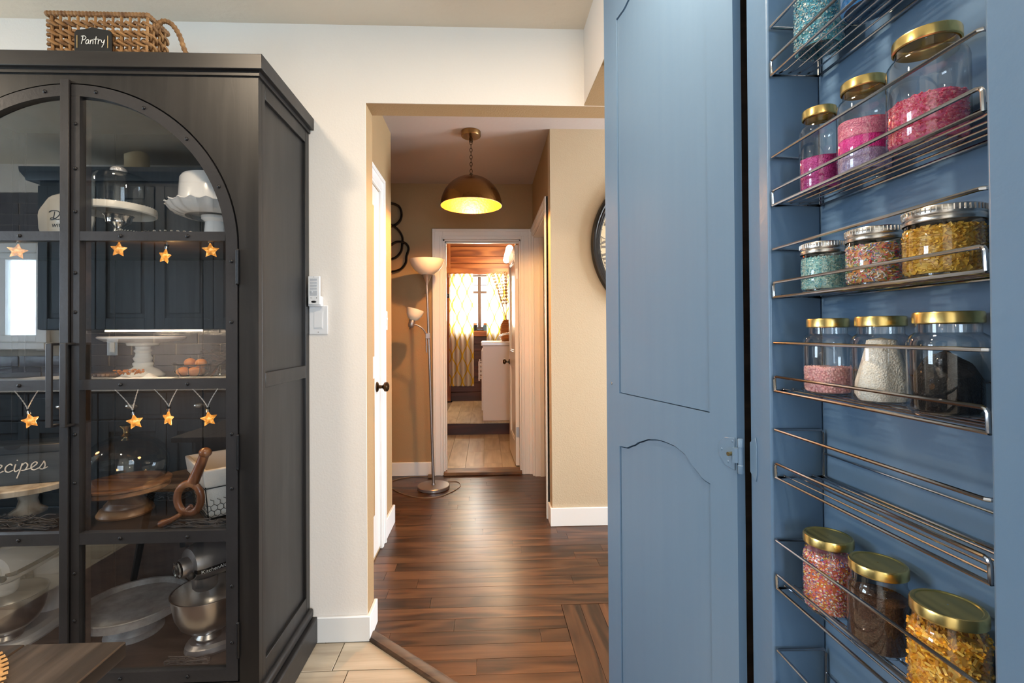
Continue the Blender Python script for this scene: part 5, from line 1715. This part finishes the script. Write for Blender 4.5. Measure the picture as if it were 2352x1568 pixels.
q.xf(Matrix.Translation((-0.0098, -0.0232, 0.056)) @ Matrix.Rotation(R(90), 4, 'X'))
q.obj('button', M['grey_btn'], t)
q = MB().ball((-0.001, -0.0215, 0.0175), 0.0105, 20, 8, (1, 0.25, 0.42))
q.obj('badge', M['black_gloss'], t)
for sx in (-0.0115, 0.0095):
    MB().ball((sx, -0.0225, 0.0325), 0.0016, 8, 5).obj('indicator', M['black'], t)
MB().ball((-0.001, -0.0222, 0.1135), 0.0012, 8, 5).obj('indicator', M['black'], t)
t = thing('light_switch', 'narrow white dimmer switch plate past the hall door', 'switch', (-0.598, 2.84, 1.282), R(90))
MB().box(-0.036, 0.036, -0.006, 0, -0.057, 0.057).obj('plate', M['plastic'], t, bevel=0.003)
MB().box(-0.005, 0.005, -0.008, -0.006, -0.03, 0.03).obj('slot', M['grey_btn'], t)
MB().box(-0.006, 0.006, -0.014, -0.006, 0.006, 0.016).obj('toggle', M['plastic'], t, bevel=0.001, seg=1)

# ------------------------------------------------------------------ hall: pendant, lamp, art, clock
PXc, PYc = -0.0850, 2.985
t = thing('pendant_lamp', 'hammered brass dome pendant hanging on a chain in the hall', 'lamp', (PXc, PYc, 2.01))
MB().lathe([(0.060, ZH - 2.01 - 0.033), (0.062, ZH - 2.01 - 0.030), (0.062, ZH - 2.01 - 0.001)], 36).obj('canopy', M['brass_plain'], t, bevel=0.0015)
MB().lathe([(0.012, 0.408), (0.012, 0.430), (0.006, 0.444)], 16).obj('canopy_loop', M['bronze'], t)
RD = 0.194
prof = [(RD * cos(a), RD * sin(a) * 0.985) for a in [pi / 2 * i / 20 for i in range(20)]] + [(0.012, RD * 0.985)]
MB().lathe(prof, 64, cap=False).obj('dome', M['brass'], t, ang=60)
prof = [(RD * 0.987 * cos(a), RD * 0.987 * sin(a) * 0.98 + 0.0008) for a in [pi / 2 * i / 20 for i in range(20)]] + [(0.010, RD * 0.965)]
MB().lathe(prof, 64, cap=False).obj('dome_lining', M['gold_in'], t, ang=60)
q = MB()
q.lathe([(RD * 0.987, 0.0003), (RD * 1.003, 0.0), (RD * 1.003, 0.003), (RD * 0.99, 0.003)], 64, cap=False)
q.obj('rim', M['brass_plain'], t)
MB().lathe([(0.010, 0.190), (0.012, 0.194), (0.012, 0.204), (0.005, 0.210)], 16).obj('finial', M['bronze'], t)
q = MB().lathe([(0.016, 0.120), (0.016, 0.188)], 16)
q.obj('socket', M['bronze'], t)
MB().ball((0, 0, 0.092), 0.030, 20, 14, (1, 1, 1.15)).obj('bulb', M['bulb'], t)
z = 0.212
k = 0
while z < 0.405:
    L = 0.015
    P = [((0.0075 * cos(a) if k % 2 == 0 else 0), (0 if k % 2 == 0 else 0.0075 * cos(a)), z + 0.010 + 0.0135 * sin(a)) for a in [2 * pi * i / 16 for i in range(16)]]
    MB().tube(P, 0.0019, 6, True).obj('chain_link', M['bronze'], t)
    z += 0.0225
    k += 1
point('pendant_light', (PXc, PYc, 2.055), 42, (1.0, 0.52, 0.17), 0.03)

LX, LY = -0.411, 3.69
t = thing('floor_lamp', 'silver floor lamp with an upward bowl and a small side reading shade', 'lamp', (LX, LY, 0))
MB().lathe([(0.120, 0.0005), (0.125, 0.003), (0.125, 0.022), (0.121, 0.026), (0.012, 0.028)], 48).obj('base', M['satin'], t)
MB().lathe([(0.016, 0.028), (0.016, 0.036), (0.011, 0.044)], 20).obj('collar', M['satin'], t)
tilt = lambda z: (-0.046 * max(z - 0.1, 0) / 1.56, 0.0, z)
MB().tube([tilt(0.04), tilt(1.0), tilt(1.62)], [0.011, 0.0105, 0.0095], 14).obj('pole', M['satin'], t)
top = Vector(tilt(1.58))
prof = [(0.010, 0.0), (0.012, 0.012), (0.020, 0.040), (0.034, 0.070), (0.042, 0.082), (0.030, 0.086)]
MB().lathe(prof, 28, top).obj('holder', M['satin'], t)
prof = [(0.034, 0.080), (0.060, 0.092), (0.092, 0.116), (0.118, 0.148), (0.133, 0.186), (0.136, 0.200), (0.133, 0.200), (0.115, 0.150), (0.090, 0.120), (0.058, 0.096), (0.034, 0.085)]
MB().lathe(prof, 48, top, cap=False).obj('bowl_shade', M['shade'], t, ang=60)
az = 1.185
cl = Vector(tilt(az)) + Vector((-0.012, -0.004, 0))
MB().box(cl.x - 0.012, cl.x + 0.024, -0.014, 0.010, az - 0.022, az + 0.022).obj('clamp', M['satin'], t, bevel=0.003)
MB().tube(spline([cl + Vector((-0.004, 0, -0.13)), cl + Vector((-0.006, 0, -0.05)), cl + Vector((-0.008, 0, 0.01)), cl + Vector((-0.030, -0.012, 0.055)), cl + Vector((-0.070, -0.020, 0.083)), cl + Vector((-0.100, -0.022, 0.090))], 6), 0.0062, 10).obj('arm', M['satin'], t)
hx = cl + Vector((-0.122, -0.024, 0.075))
ax = Vector((0.26, 0.10, 0.96)).normalized()
mx = Matrix.Translation(hx) @ Vector((0, 0, 1)).rotation_difference(ax).to_matrix().to_4x4()
q = MB().lathe([(0.006, -0.012), (0.018, -0.006), (0.024, 0.006), (0.025, 0.048), (0.022, 0.052)], 24).xf(mx)
q.obj('lamp_head', M['satin'], t)
MB().tube([mx @ Vector((0, -0.004, -0.010)), mx @ Vector((0, -0.006, -0.024))], 0.0035, 8).obj('switch', M['bronze'], t)
q = MB().lathe([(0.022, 0.048), (0.040, 0.060), (0.058, 0.088), (0.067, 0.125), (0.068, 0.136), (0.066, 0.136), (0.056, 0.090), (0.038, 0.064), (0.021, 0.052)], 36, cap=False).xf(mx)
q.obj('reading_shade', M['shade'], t, ang=60)
t2 = thing('power_cord', 'thin clear brown lamp cord coiled round the lamp base on the hall floor', 'cord', (LX, LY, 0))
MB().tube(spline([(-0.07, 0.27, 0.006), (-0.20, 0.30, 0.004), (-0.335, 0.22, 0.003), (-0.36, 0.10, 0.003), (-0.26, -0.08, 0.003), (-0.08, -0.215, 0.003), (0.06, -0.20, 0.003), (0.155, -0.09, 0.003), (0.205, 0.03, 0.003), (0.18, 0.14, 0.003), (0.10, 0.155, 0.003)], 8), 0.0028, 6).obj('cable', M['cord'], t2)
MB().box(-0.075, -0.035, 0.255, 0.285, 0.001, 0.028).obj('plug', M['cord'], t2, bevel=0.004)

t = thing('wall_art', 'black interlocking ring sculpture on the tan end wall of the hall', 'sculpture', (-0.86, 4.012, 2.0))


def loop(pts, n=8):
    pts = list(pts)
    m_ = len(pts)
    out = []
    for i in range(m_):
        p0, p1, p2, p3 = pts[(i - 1) % m_], pts[i], pts[(i + 1) % m_], pts[(i + 2) % m_]
        for j in range(n):
            u = j / n
            out.append(tuple(0.5 * (2 * b + (c - a) * u + (2 * a - 5 * b + 4 * c - d_) * u * u + (-a + 3 * b - 3 * c + d_) * u ** 3) for a, b, c, d_ in zip(p0, p1, p2, p3)))
    return out


for k, pts in enumerate((
    [(0.06, 0.310), (0.130, 0.285), (0.155, 0.225), (0.140, 0.160), (0.085, 0.118), (0.00, 0.115), (-0.06, 0.17), (-0.06, 0.26), (0.0, 0.305)],
    [(0.06, 0.125), (0.125, 0.085), (0.162, 0.020), (0.160, -0.045), (0.148, -0.105), (0.10, -0.155), (0.03, -0.165), (-0.05, -0.12), (-0.08, -0.03), (-0.06, 0.07), (0.0, 0.120)],
    [(0.06, -0.050), (0.12, -0.020), (0.185, -0.030), (0.215, -0.075), (0.198, -0.140), (0.190, -0.200), (0.150, -0.250), (0.08, -0.272), (0.0, -0.27), (-0.06, -0.22), (-0.05, -0.12), (0.0, -0.075)])):
    MB().tube([(a, -0.006 * k, b) for a, b in loop(pts)], 0.0215, 8, True, sy=0.5).obj('ring', M['black_gloss'], t)

CKX, CKZ, CKR = 1.162, 1.757, 0.497
t = thing('wall_clock', 'large round clock with black rim and aged face half hidden by the blue door', 'clock', (CKX, 2.929, CKZ))
rotx = Matrix.Rotation(R(90), 4, 'X')
MB().lathe([(CKR - 0.062, 0.0), (CKR, 0.0), (CKR, 0.020), (CKR - 0.008, 0.034), (CKR - 0.020, 0.036), (CKR - 0.026, 0.030), (CKR - 0.036, 0.031), (CKR - 0.043, 0.020), (CKR - 0.050, 0.020), (CKR - 0.058, 0.012)], 96, cap=False).xf(rotx).obj('rim', M['black_gloss'], t)
MB().lathe([(CKR - 0.055, 0.010), (0.001, 0.010)], 96, cap=False).xf(rotx).obj('face', M['clock_face'], t)
q = MB()


def numeral(mb, txt, ang):
    """radial roman numeral, feet towards the centre; ang measured from 12 clockwise"""
    x = 0
    h, w1 = 0.088, 0.0055
    W_ = {'I': 0.026, 'V': 0.056, 'X': 0.056}
    tot = sum(W_[c] for c in txt)
    x = -tot / 2

    def P(a, b):
        r_ = CKR - 0.155 + b
        return Vector((a, -0.0108, r_))
    rt = Matrix.Rotation(ang, 4, 'Y')

    def bar(x0, x1, w):
        p = [P(x0 - w, 0), P(x0 + w, 0), P(x1 + w, h), P(x1 - w, h)]
        mb.add([rt @ v for v in p], [(0, 1, 2, 3)])
    for c in txt:
        wc = W_[c]
        if c == 'I':
            bar(x + wc / 2, x + wc / 2, 0.0075)
        if c == 'V':
            bar(x + wc / 2, x + 0.008, 0.008)
            bar(x + wc / 2, x + wc - 0.008, 0.0028)
        if c == 'X':
            bar(x + wc - 0.010, x + 0.010, 0.008)
            bar(x + 0.010, x + wc - 0.010, 0.0028)
        for b in (0, h):
            p = [P(x + 0.001, b - 0.0015), P(x + wc - 0.001, b - 0.0015), P(x + wc - 0.001, b + 0.0015), P(x + 0.001, b + 0.0015)]
            mb.add([rt @ v for v in p], [(0, 1, 2, 3)])
        x += wc


angs = {'IX': 271.5, 'X': 289, 'VIII': 253.5}
rest = ['XI', 'XII', 'I', 'II', 'III', 'IIII', 'V', 'VI', 'VII']
for i, n_ in enumerate(rest):
    angs[n_] = (289 + (i + 1) * (324.5 / 10)) % 360
for n_, a in angs.items():
    q = MB()
    numeral(q, n_, R(a))
    q.obj('numeral', M['clock_ink'], t)
q = MB()
for k in range(60):
    a = 2 * pi * k / 60
    rt = Matrix.Rotation(a, 4, 'Y')
    w = 0.0022 if k % 5 else 0.005
    q.add([rt @ Vector(v) for v in ((-w, -0.0106, CKR - 0.064), (w, -0.0106, CKR - 0.064), (w, -0.0106, CKR - 0.058), (-w, -0.0106, CKR - 0.058))], [(0, 1, 2, 3)])
q.obj('minute_track', M['clock_ink'], t, kind='stuff')
for a, L, w in ((R(60), 0.24, 0.012), (R(130), 0.36, 0.008)):
    rt = Matrix.Rotation(a, 4, 'Y')
    MB().prism([(-w, -0.03), (w, -0.03), (w * 0.3, L), (-w * 0.3, L)], 'y', -0.016, -0.013).xf(rt).obj('hand', M['black'], t)

# ------------------------------------------------------------------ bathroom
vx0, vx1, vy0, vy1, vz0, vz1 = -0.034, 0.436, 5.60, 6.75, 0.1655, 1.055
t = thing('vanity', 'white bathroom vanity with a thick white top seen through the doorway', 'vanity', (0.2, 6.1, vz0))
MB().box(vx0, vx1, vy0, vy1, vz0 + 0.0, vz1).obj('body', M['vanity'], t, world=True, bevel=0.003)
MB().box(vx0 - 0.016, vx0, vy0 + 0.012, (vy0 + vy1) / 2 - 0.004, vz0 + 0.12, vz1 - 0.06).obj('door', M['vanity'], t, world=True, bevel=0.003)
MB().box(vx0 - 0.016, vx0, (vy0 + vy1) / 2 + 0.004, vy1 - 0.012, vz0 + 0.12, vz1 - 0.06).obj('door', M['vanity'], t, world=True, bevel=0.003)
MB().box(vx0 - 0.020, vx1, vy0 - 0.020, vy1, vz1 + 0.0002, vz1 + 0.045).obj('top', M['white_cer'], t, world=True, bevel=0.008, seg=3)
for yy in (vy0 + 0.10, vy0 + 0.30, vy1 - 0.45):
    q = MB()
    for k in range(4):
        zz = 0.66 + 0.055 * k
        q.tube([(vx0 - 0.016, yy, zz), (vx0 - 0.055, yy, zz)], 0.008, 8)
    q.tube([(vx0 - 0.045, yy, 0.63), (vx0 - 0.045, yy, 0.86)], 0.009, 8)
    q.obj('handle', M['plastic'], t, world=True)
q = MB().tube(spline([(0.33, 6.0, vz1 + 0.045), (0.33, 6.0, vz1 + 0.13), (0.28, 6.0, vz1 + 0.145), (0.20, 6.0, vz1 + 0.120), (0.185, 6.0, vz1 + 0.095)], 5), 0.013, 10)
q.lathe([(0.026, 0), (0.026, 0.012), (0.016, 0.02)], 16, (0.33, 6.0, vz1 + 0.045))
t = thing('faucet', 'curved chrome faucet on the white vanity top', 'faucet', (0.33, 6.0, vz1 + 0.0455))
q.v = [(v[0], v[1], v[2] + 0.0005) for v in q.v]
q.obj('spout', M['silver'], t, world=True)
t = thing('wicker_vase', 'orange wicker vase of pampas grass on the white vanity', 'vase', (0.285, 6.32, vz1 + 0.0456))
rows = [(0.055, 0.0), (0.075, 0.03), (0.085, 0.08), (0.088, 0.15), (0.080, 0.21), (0.062, 0.25), (0.045, 0.275), (0.048, 0.285)]
MB().lathe([(r * 0.96, z) for r, z in rows] + [(0.035, 0.285)], 28, cap=True).obj('body', M['wicker'], t)
for k in range(13):
    zz = 0.008 + 0.0212 * k
    for (r0, z0), (r1, z1) in zip(rows[:-1], rows[1:]):
        if z0 <= zz <= z1:
            rr = r0 + (r1 - r0) * (zz - z0) / (z1 - z0)
    MB().tube([(rr * 0.98 * cos(2 * pi * i / 24), rr * 0.98 * sin(2 * pi * i / 24), zz) for i in range(24)], 0.0085, 6, True).obj('coil', M['wicker'], t)
q = MB()
for k in range(9):
    a = random.uniform(0, 2 * pi)
    lean = random.uniform(0.03, 0.15)
    bx = -abs(cos(a)) * lean * 1.1
    P = spline([(0, 0, 0.25), (bx * 0.4, sin(a) * lean * 0.3, 0.45), (bx, sin(a) * lean * 0.8, 0.70), (bx * 1.7, sin(a) * lean, 0.92)], 6)
    q.tube(P, 0.0028, 5)
    for _ in range(210):
        u = random.uniform(0.42, 1.0)
        p = Vector(P[min(int(u * (len(P) - 1)), len(P) - 1)])
        b = random.uniform(0, 2 * pi)
        L = random.uniform(0.04, 0.10) * (1.15 - u * 0.5)
        e_ = p + Vector((cos(b) * L * 0.6, sin(b) * L * 0.6, L * random.uniform(0.1, 0.7)))
        m_ = (p + e_) / 2 + Vector((0, 0, 0.012))
        w = Vector((-sin(b), cos(b), 0)) * 0.0022
        q.add([p - w, p + w, m_ + w, m_ - w, e_], [(0, 1, 2, 3), (3, 2, 4)])
q.obj('pampas_plumes', M['pampas'], t, kind='stuff')


def curtain(label, x0, x1, z0, z1, y, waves):
    t = thing('curtain', label, 'curtain', ((x0 + x1) / 2, y, z0), 0, None)
    n, mrow = 90, 14
    vs, fs, uv = [], [], []
    fold = 1.9
    for j in range(mrow + 1):
        v = j / mrow
        for i in range(n + 1):
            u = i / n
            amp = 0.020 + 0.012 * (1 - v)
            x = x0 + (x1 - x0) * u + 0.008 * (1 - v) * (1 if u > 0.5 else -1) * abs(u - 0.5) * 2
            yy = amp * sin(2 * pi * waves * u + 0.4 * sin(3 * v))
            vs.append((x - (x0 + x1) / 2, yy, (z1 - z0) * v))
            uv.append((u * (x1 - x0) * fold, z0 + (z1 - z0) * v))
    for j in range(mrow):
        for i in range(n):
            a = j * (n + 1) + i
            fs.append((a, a + 1, a + n + 2, a + n + 1))
    me = bpy.data.meshes.new('cloth')
    me.from_pydata(vs, [], fs)
    ul = me.uv_layers.new(name='UVMap')
    for lp in me.loops:
        ul.data[lp.index].uv = uv[lp.vertex_index]
    me.shade_smooth()
    me.materials.append(M['curtain'])
    o = bpy.data.objects.new('cloth', me)
    COL.objects.link(o)
    o.parent = t
    for k in range(int(waves) + 1):
        u = min(0.04 + k / waves, 0.97)
        P = [(x0 + (x1 - x0) * u - (x0 + x1) / 2 + 0.004 * 0, 0.022 * cos(a), (z1 - z0) - 0.038 + 0.022 * sin(a)) for a in [2 * pi * i / 14 for i in range(14)]]
        MB().tube(P, 0.004, 6, True).obj('grommet', M['silver'], t)
    return t


curtain('long white and yellow trellis curtain left of the bathroom window', -0.545, -0.185, 0.405, 2.115, 7.185, 5)
curtain('white and yellow trellis curtain right of the bathroom window behind the vanity', 0.025, 0.395, 0.405, 2.115, 7.185, 5)
t = thing('curtain_rod', 'double steel curtain rod over the bathroom window', 'rod', (-0.09, 7.228, 2.08))
MB().tube([(-0.47, 0, 0), (0.50, 0, 0)], 0.008, 10).obj('rod', M['steel'], t)
MB().tube([(-0.47, 0.03, 0.03), (0.50, 0.03, 0.03)], 0.006, 10).obj('rod', M['steel'], t)
for sx in (-0.47, 0.50):
    MB().box(sx - 0.01, sx + 0.01, -0.01, 0.011, -0.012, 0.04).obj('bracket', M['steel'], t)
for lb, x, mt in (('small dark potted trailing plant on the window sill beside the left curtain', -0.160, 'black'), ('blue potted plant on the window sill beside the right curtain', 0.005, 'blue_pot')):
    t = thing('potted_plant', lb, 'plant', (x, 7.275, 1.2455))
    MB().lathe([(0.030, 0.0), (0.040, 0.07), (0.044, 0.072), (0.044, 0.09), (0.036, 0.09), (0.034, 0.08), (0.001, 0.08)], 20, cap=False).obj('pot', M[mt], t)
    MB().lathe([(0.028, 0.079), (0.036, 0.12), (0.001, 0.125)], 10, cap=False, fx=lambda r, z, a: (r * (1 + 0.3 * sin(4 * a)), z)).obj('leaves', M['terracotta'], t)
    q = MB()
    for k in range(5):
        a = random.uniform(0, pi)
        q.tube(spline([(0, 0, 0.09), (0.05 * cos(a), -0.01, 0.12), (0.09 * cos(a), -0.015, 0.07), (0.10 * cos(a), -0.01, 0.02)], 4), 0.0022, 5)
    q.obj('stems', M['twig'], t)
t = thing('hanging_towel', 'grey green towel hanging from a black hook inside the bathroom', 'towel', (-0.575, 6.1, 1.20))
q = MB()
vs = []
for j in range(12):
    v = j / 11
    for i in range(14):
        u = i / 13
        wd = 0.05 + 0.055 * v
        vs.append((-0.045 + wd * (0.6 + 0.4 * v) + 0.010 * sin(9 * u + 2 * v) - 0.02, -0.10 - 0.14 * u, 0.9 * v))
fs = [(j * 14 + i, j * 14 + i + 1, (j + 1) * 14 + i + 1, (j + 1) * 14 + i) for j in range(11) for i in range(13)]
q.add(vs, fs)
o = q.obj('cloth', M['teal_cloth'], t)
sm = o.modifiers.new('thick', 'SOLIDIFY')
sm.thickness = 0.012
MB().box(-0.054, 0.055, -0.19, -0.15, 0.885, 0.955).tube([(0.03, -0.17, 0.93), (0.06, -0.17, 0.95), (0.065, -0.17, 0.99)], 0.008, 8).obj('hook', M['black'], t)
t = thing('wall_hook', 'black square hook on the cedar post left of the curtain', 'hook', (-0.575, 7.225, 1.78))
MB().box(-0.03, 0.03, -0.008, 0.019, -0.03, 0.03).tube([(0.0, -0.008, 0.0), (0.0, -0.05, 0.005), (0.0, -0.055, 0.03)], 0.009, 8).obj('body', M['black'], t, bevel=0.002)
t = thing('vanity_light', 'row of glowing globe bulbs along the right bathroom wall', 'light', (0.4395, 6.55, 2.30))
MB().box(-0.050, 0.0, -0.55, 0.55, -0.06, 0.06).obj('backplate', M['steel'], t, bevel=0.004)
for k in range(6):
    yy = -0.46 + 0.184 * k
    MB().lathe([(0.02, 0.0), (0.02, 0.03)], 14).xf(Matrix.Translation((-0.049, yy, 0)) @ Matrix.Rotation(R(-90), 4, 'Y')).obj('socket', M['steel'], t)
    MB().ball((-0.120, yy, 0), 0.048, 16, 10).obj('globe', M['vanity_bulb'], t)
point('vanity_glow', (0.20, 6.55, 2.28), 22, (1.0, 0.74, 0.45), 0.12)

# ------------------------------------------------------------------ table corner in the foreground, placemat, stool, rug
tx0, tx1, ty0, ty1, tz = -1.437, -0.549, 0.16, 0.744, 0.735
t = thing('dining_table', 'weathered plank table whose corner shows at the bottom left', 'table', (-1.0, 0.45, 0))
w_ = (tx1 - tx0) / 6
for k in range(6):
    MB().box(tx0 + w_ * k + 0.0006, tx0 + w_ * (k + 1) - 0.0006, ty0, ty1, tz - 0.024, tz).obj('plank', M['table'], t, world=True, bevel=0.002, seg=1)
MB().box(tx0 + 0.06, tx1 - 0.06, ty0 + 0.06, ty1 - 0.06, tz - 0.085, tz - 0.0242).obj('apron', M['table'], t, world=True)
for sx in (tx0 + 0.08, tx1 - 0.08):
    for sy in (ty0 + 0.08, ty1 - 0.08):
        MB().tube([(sx, sy, tz - 0.03), (sx, sy, 0.0125)], [0.026, 0.017], 8).obj('leg', M['black'], t, world=True)
t = thing('placemat', 'round woven straw placemat on the weathered table corner', 'placemat', (-0.800, 0.555, tz + 0.0005))
for k in range(11):
    r = 0.016 + 0.0158 * k
    P = [(r * cos(2 * pi * i / 60), r * sin(2 * pi * i / 60), 0.004 + 0.0012 * sin(i * (2 + k % 3))) for i in range(60)]
    MB().tube(P, 0.0082, 6, True, sy=0.45).obj('coil', M['mat_weave'], t)
q = MB()
for i in range(90):
    a = 2 * pi * i / 90
    q.tube([(0.155 * cos(a), 0.155 * sin(a), 0.0075), (0.187 * cos(a + 0.06), 0.187 * sin(a + 0.06), 0.005)], 0.0026, 4)
q.obj('braided_edge', M['mat_weave'], t, kind='stuff')
t = thing('stool', 'dark metal stool with a brown wooden seat mirrored in the cabinet glass', 'stool', (-1.565, 0.40, 0.012))
MB().prism([(0.165 * cos(a) * (1 + 0.18 * abs(sin(2 * a))), 0.165 * sin(a) * (1 + 0.18 * abs(sin(2 * a)))) for a in [2 * pi * i / 40 for i in range(40)]], 'z', 0.420, 0.440).obj('seat', M['seat'], t, bevel=0.004)
for sx in (-1, 1):
    for sy in (-1, 1):
        MB().tube([(sx * 0.115, sy * 0.115, 0.42), (sx * 0.150, sy * 0.185, 0.0005)], [0.022, 0.014], 8).obj('leg', M['black'], t)
MB().tube([(-0.14, -0.15, 0.2), (0.14, -0.15, 0.2), (0.14, 0.15, 0.2), (-0.14, 0.15, 0.2)], 0.008, 8, True).obj('stretcher', M['black'], t)
t = thing('rug', 'dark brown patterned rug under the table', 'rug', (-1.35, 0.5, 0.0005))
MB().box(-0.70, 0.62, -0.42, 0.75, 0, 0.010).obj('pile', M['rug'], t, bevel=0.004)

# ------------------------------------------------------------------ navy kitchen run along the rear wall (mirrored in the cabinet glass)
KW = -0.53
t0_ = thing('upper_cabinet', 'navy wall cabinets with crown moulding above the lit counter', 'cabinet', (-1.85, -0.36, 1.2395))
ux0, ux1, uy, uz0, uz1 = -2.845, -0.72, -0.15, 1.2395, 2.19
MB().box(ux0, ux1, KW + 0.001, uy - 0.02, uz0, uz1).obj('carcass', M['navy'], t0_, world=True)
MB().prism([(KW + 0.001, 2.19), (uy + 0.012, 2.19), (uy + 0.018, 2.205), (uy + 0.055, 2.235), (uy + 0.060, 2.262), (KW + 0.001, 2.262)], 'x', ux0 - 0.06, ux1).obj('crown', M['navy'], t0_, world=True)
xs = [ux0, -2.485, -2.118, -1.75, -1.38, -1.05, ux1]
for a, b in zip(xs[:-1], xs[1:]):
    q = MB()
    a_, b_, z0, z1 = a + 0.003, b - 0.003, uz0 + 0.004, uz1 - 0.03
    q.box(a_, a_ + 0.06, uy - 0.0198, uy, z0, z1).box(b_ - 0.06, b_, uy - 0.0198, uy, z0, z1).box(a_ + 0.06, b_ - 0.06, uy - 0.0198, uy, z0, z0 + 0.07).box(a_ + 0.06, b_ - 0.06, uy - 0.0198, uy, z1 - 0.08, z1)
    q.box(a_ + 0.06, b_ - 0.06, uy - 0.0196, uy - 0.012, z0 + 0.07, z1 - 0.08).box(a_ + 0.085, b_ - 0.085, uy - 0.0194, uy - 0.003, z0 + 0.10, z1 - 0.11)
    d = q.obj('door', M['navy'], t0_, world=True, bevel=0.003)
    MB().ball((b_ - 0.03 if xs.index(a) % 2 == 0 else a_ + 0.03, uy + 0.016, z0 + 0.06), 0.015, 12, 8).obj('knob', M['clear'], d, world=True)
t = thing('base_cabinet', 'navy base cabinets with cup pulls under the white counter', 'cabinet', (-2.4, -0.25, 0.0005))
by = 0.02
MB().box(-4.35, -0.72, KW + 0.001, by - 0.02, 0.10, 0.868).box(-4.35, -0.72, KW + 0.001, by - 0.08, 0.0005, 0.10).obj('carcass', M['navy'], t, world=True)
for k in range(9):
    a, b = -4.34 + 0.402 * k, -4.34 + 0.402 * (k + 1) - 0.006
    d = MB().box(a, b, by - 0.0198, by, 0.70, 0.855).box(a + 0.03, b - 0.03, by, by + 0.004, 0.725, 0.83).obj('drawer', M['navy'], t, world=True, bevel=0.003)
    cp = MB().ball(((a + b) / 2, by + 0.004, 0.775), 0.036, 16, 8, (1.15, 0.62, 0.5))
    cp.obj('cup_pull', M['silver'], d, world=True)
    q = MB().box(a, a + 0.06, by - 0.0198, by, 0.11, 0.69).box(b - 0.06, b, by - 0.0198, by, 0.11, 0.69).box(a + 0.06, b - 0.06, by - 0.0198, by, 0.11, 0.18).box(a + 0.06, b - 0.06, by - 0.0198, by, 0.62, 0.69).box(a + 0.06, b - 0.06, by - 0.0196, by - 0.012, 0.18, 0.62)
    q.obj('door', M['navy'], t, world=True, bevel=0.003)
t = thing('countertop', 'white counter over the navy base cabinets', 'countertop', (-2.4, -0.25, 0.8685))
MB().box(-4.36, -0.71, KW + 0.012, by + 0.025, 0.8685, 0.906).obj('slab', M['counter'], t, world=True, bevel=0.004)
spl = struct('trim_13', holed(MB(), 'y', KW + 0.0005, KW + 0.004, -4.395, -0.62, 0.907, 2.21, (-4.05, -3.17, 1.16, 1.80)), M['subway_grout'], 'pale grout bed of the dark backsplash tiles')
for r in range(17):
    zz = 0.908 + 0.0775 * r
    off = 0.155 * (r % 2)
    xx = -4.39 - off
    while xx < -0.63:
        a, b = max(xx, -4.39), min(xx + 0.306, -0.625)
        seen = b < -2.84 or zz < 1.24
        inwin = a < -3.12 and b > -4.10 and zz + 0.075 > 1.12 and zz < 1.84
        if b - a > 0.02 and seen and not inwin:
            MB().box(a + 0.0025, b - 0.0025, KW + 0.0042, KW + 0.011, zz + 0.002, zz + 0.0755).obj('tile', M['subway'], spl, bevel=0.002, seg=1)
        xx += 0.310
q = MB().box(-4.12, -4.05, KW, KW + 0.03, 1.10, 1.86).box(-3.17, -3.10, KW, KW + 0.03, 1.10, 1.86).box(-4.05, -3.17, KW, KW + 0.03, 1.80, 1.86).box(-4.14, -3.08, KW, KW + 0.07, 1.11, 1.158)
struct('trim_14', q, M['trim'], 'white casing and sill round the kitchen window', bevel=0.003)
t = thing('led_strip', 'glowing warm light strip under the navy wall cabinets', 'light', (-2.21, -0.28, 1.2390))
MB().box(-0.31, 0.31, -0.012, 0.012, -0.012, 0.0).obj('strip', M['led'], t)
t = thing('pillar_candle', 'ivory wavy topped pillar candle on top of the navy wall cabinets', 'candle', (-2.285, -0.23, 2.2625))
MB().lathe([(0.066, 0.0), (0.068, 0.004), (0.068, 0.125), (0.060, 0.131), (0.05, 0.122), (0.001, 0.120)], 32, cap=False, fx=lambda r, z, a: (r, z + (0.010 * sin(2 * a + 0.6) if z > 0.11 else 0))).obj('wax', M['candle'], t)
t = thing('wall_outlet', 'steel outlet plate on the dark backsplash tiles', 'outlet', (-2.66, KW + 0.0112, 1.12))
MB().box(-0.038, 0.038, 0, 0.005, -0.060, 0.060).obj('plate', M['steel'], t, bevel=0.002)
MB().box(-0.016, 0.016, 0.005, 0.008, -0.034, 0.034).obj('socket', M['plastic'], t, bevel=0.001)
for _x, _y, _p in ((-2.6, 0.75, 'left of the table'), (-0.95, 0.7, 'over the weathered table'), (0.25, 0.9, 'in front of the blue door'), (0.3, -1.3, 'by the rear window')):
    t = thing('added_ceiling_downlight', 'added recessed ceiling downlight ' + _p, 'light', (_x, _y, ZC - 0.001), 0, 'added unseen kitchen downlights')  # unseen fittings added to match the warm ceiling lamps
    MB().lathe([(0.060, 0.0), (0.085, -0.006), (0.088, -0.004), (0.088, 0.0)], 32, cap=False).obj('ring', M['plastic'], t)
    MB().lathe([(0.001, 0.0005), (0.060, -0.0005)], 32, cap=False).obj('lens', M['downlight'], t)
t = thing('platter', 'white oval platter on the counter mirrored in the left cabinet door', 'platter', (-2.72, -0.14, 0.9065))
MB().lathe([(0.10, 0.0), (0.14, 0.008), (0.19, 0.028), (0.192, 0.032), (0.14, 0.014), (0.001, 0.010)], 48, cap=False, fx=lambda r, z, a: (r * (1.0 - 0.25 * sin(a) ** 2), z)).obj('dish', M['white_cer'], t)
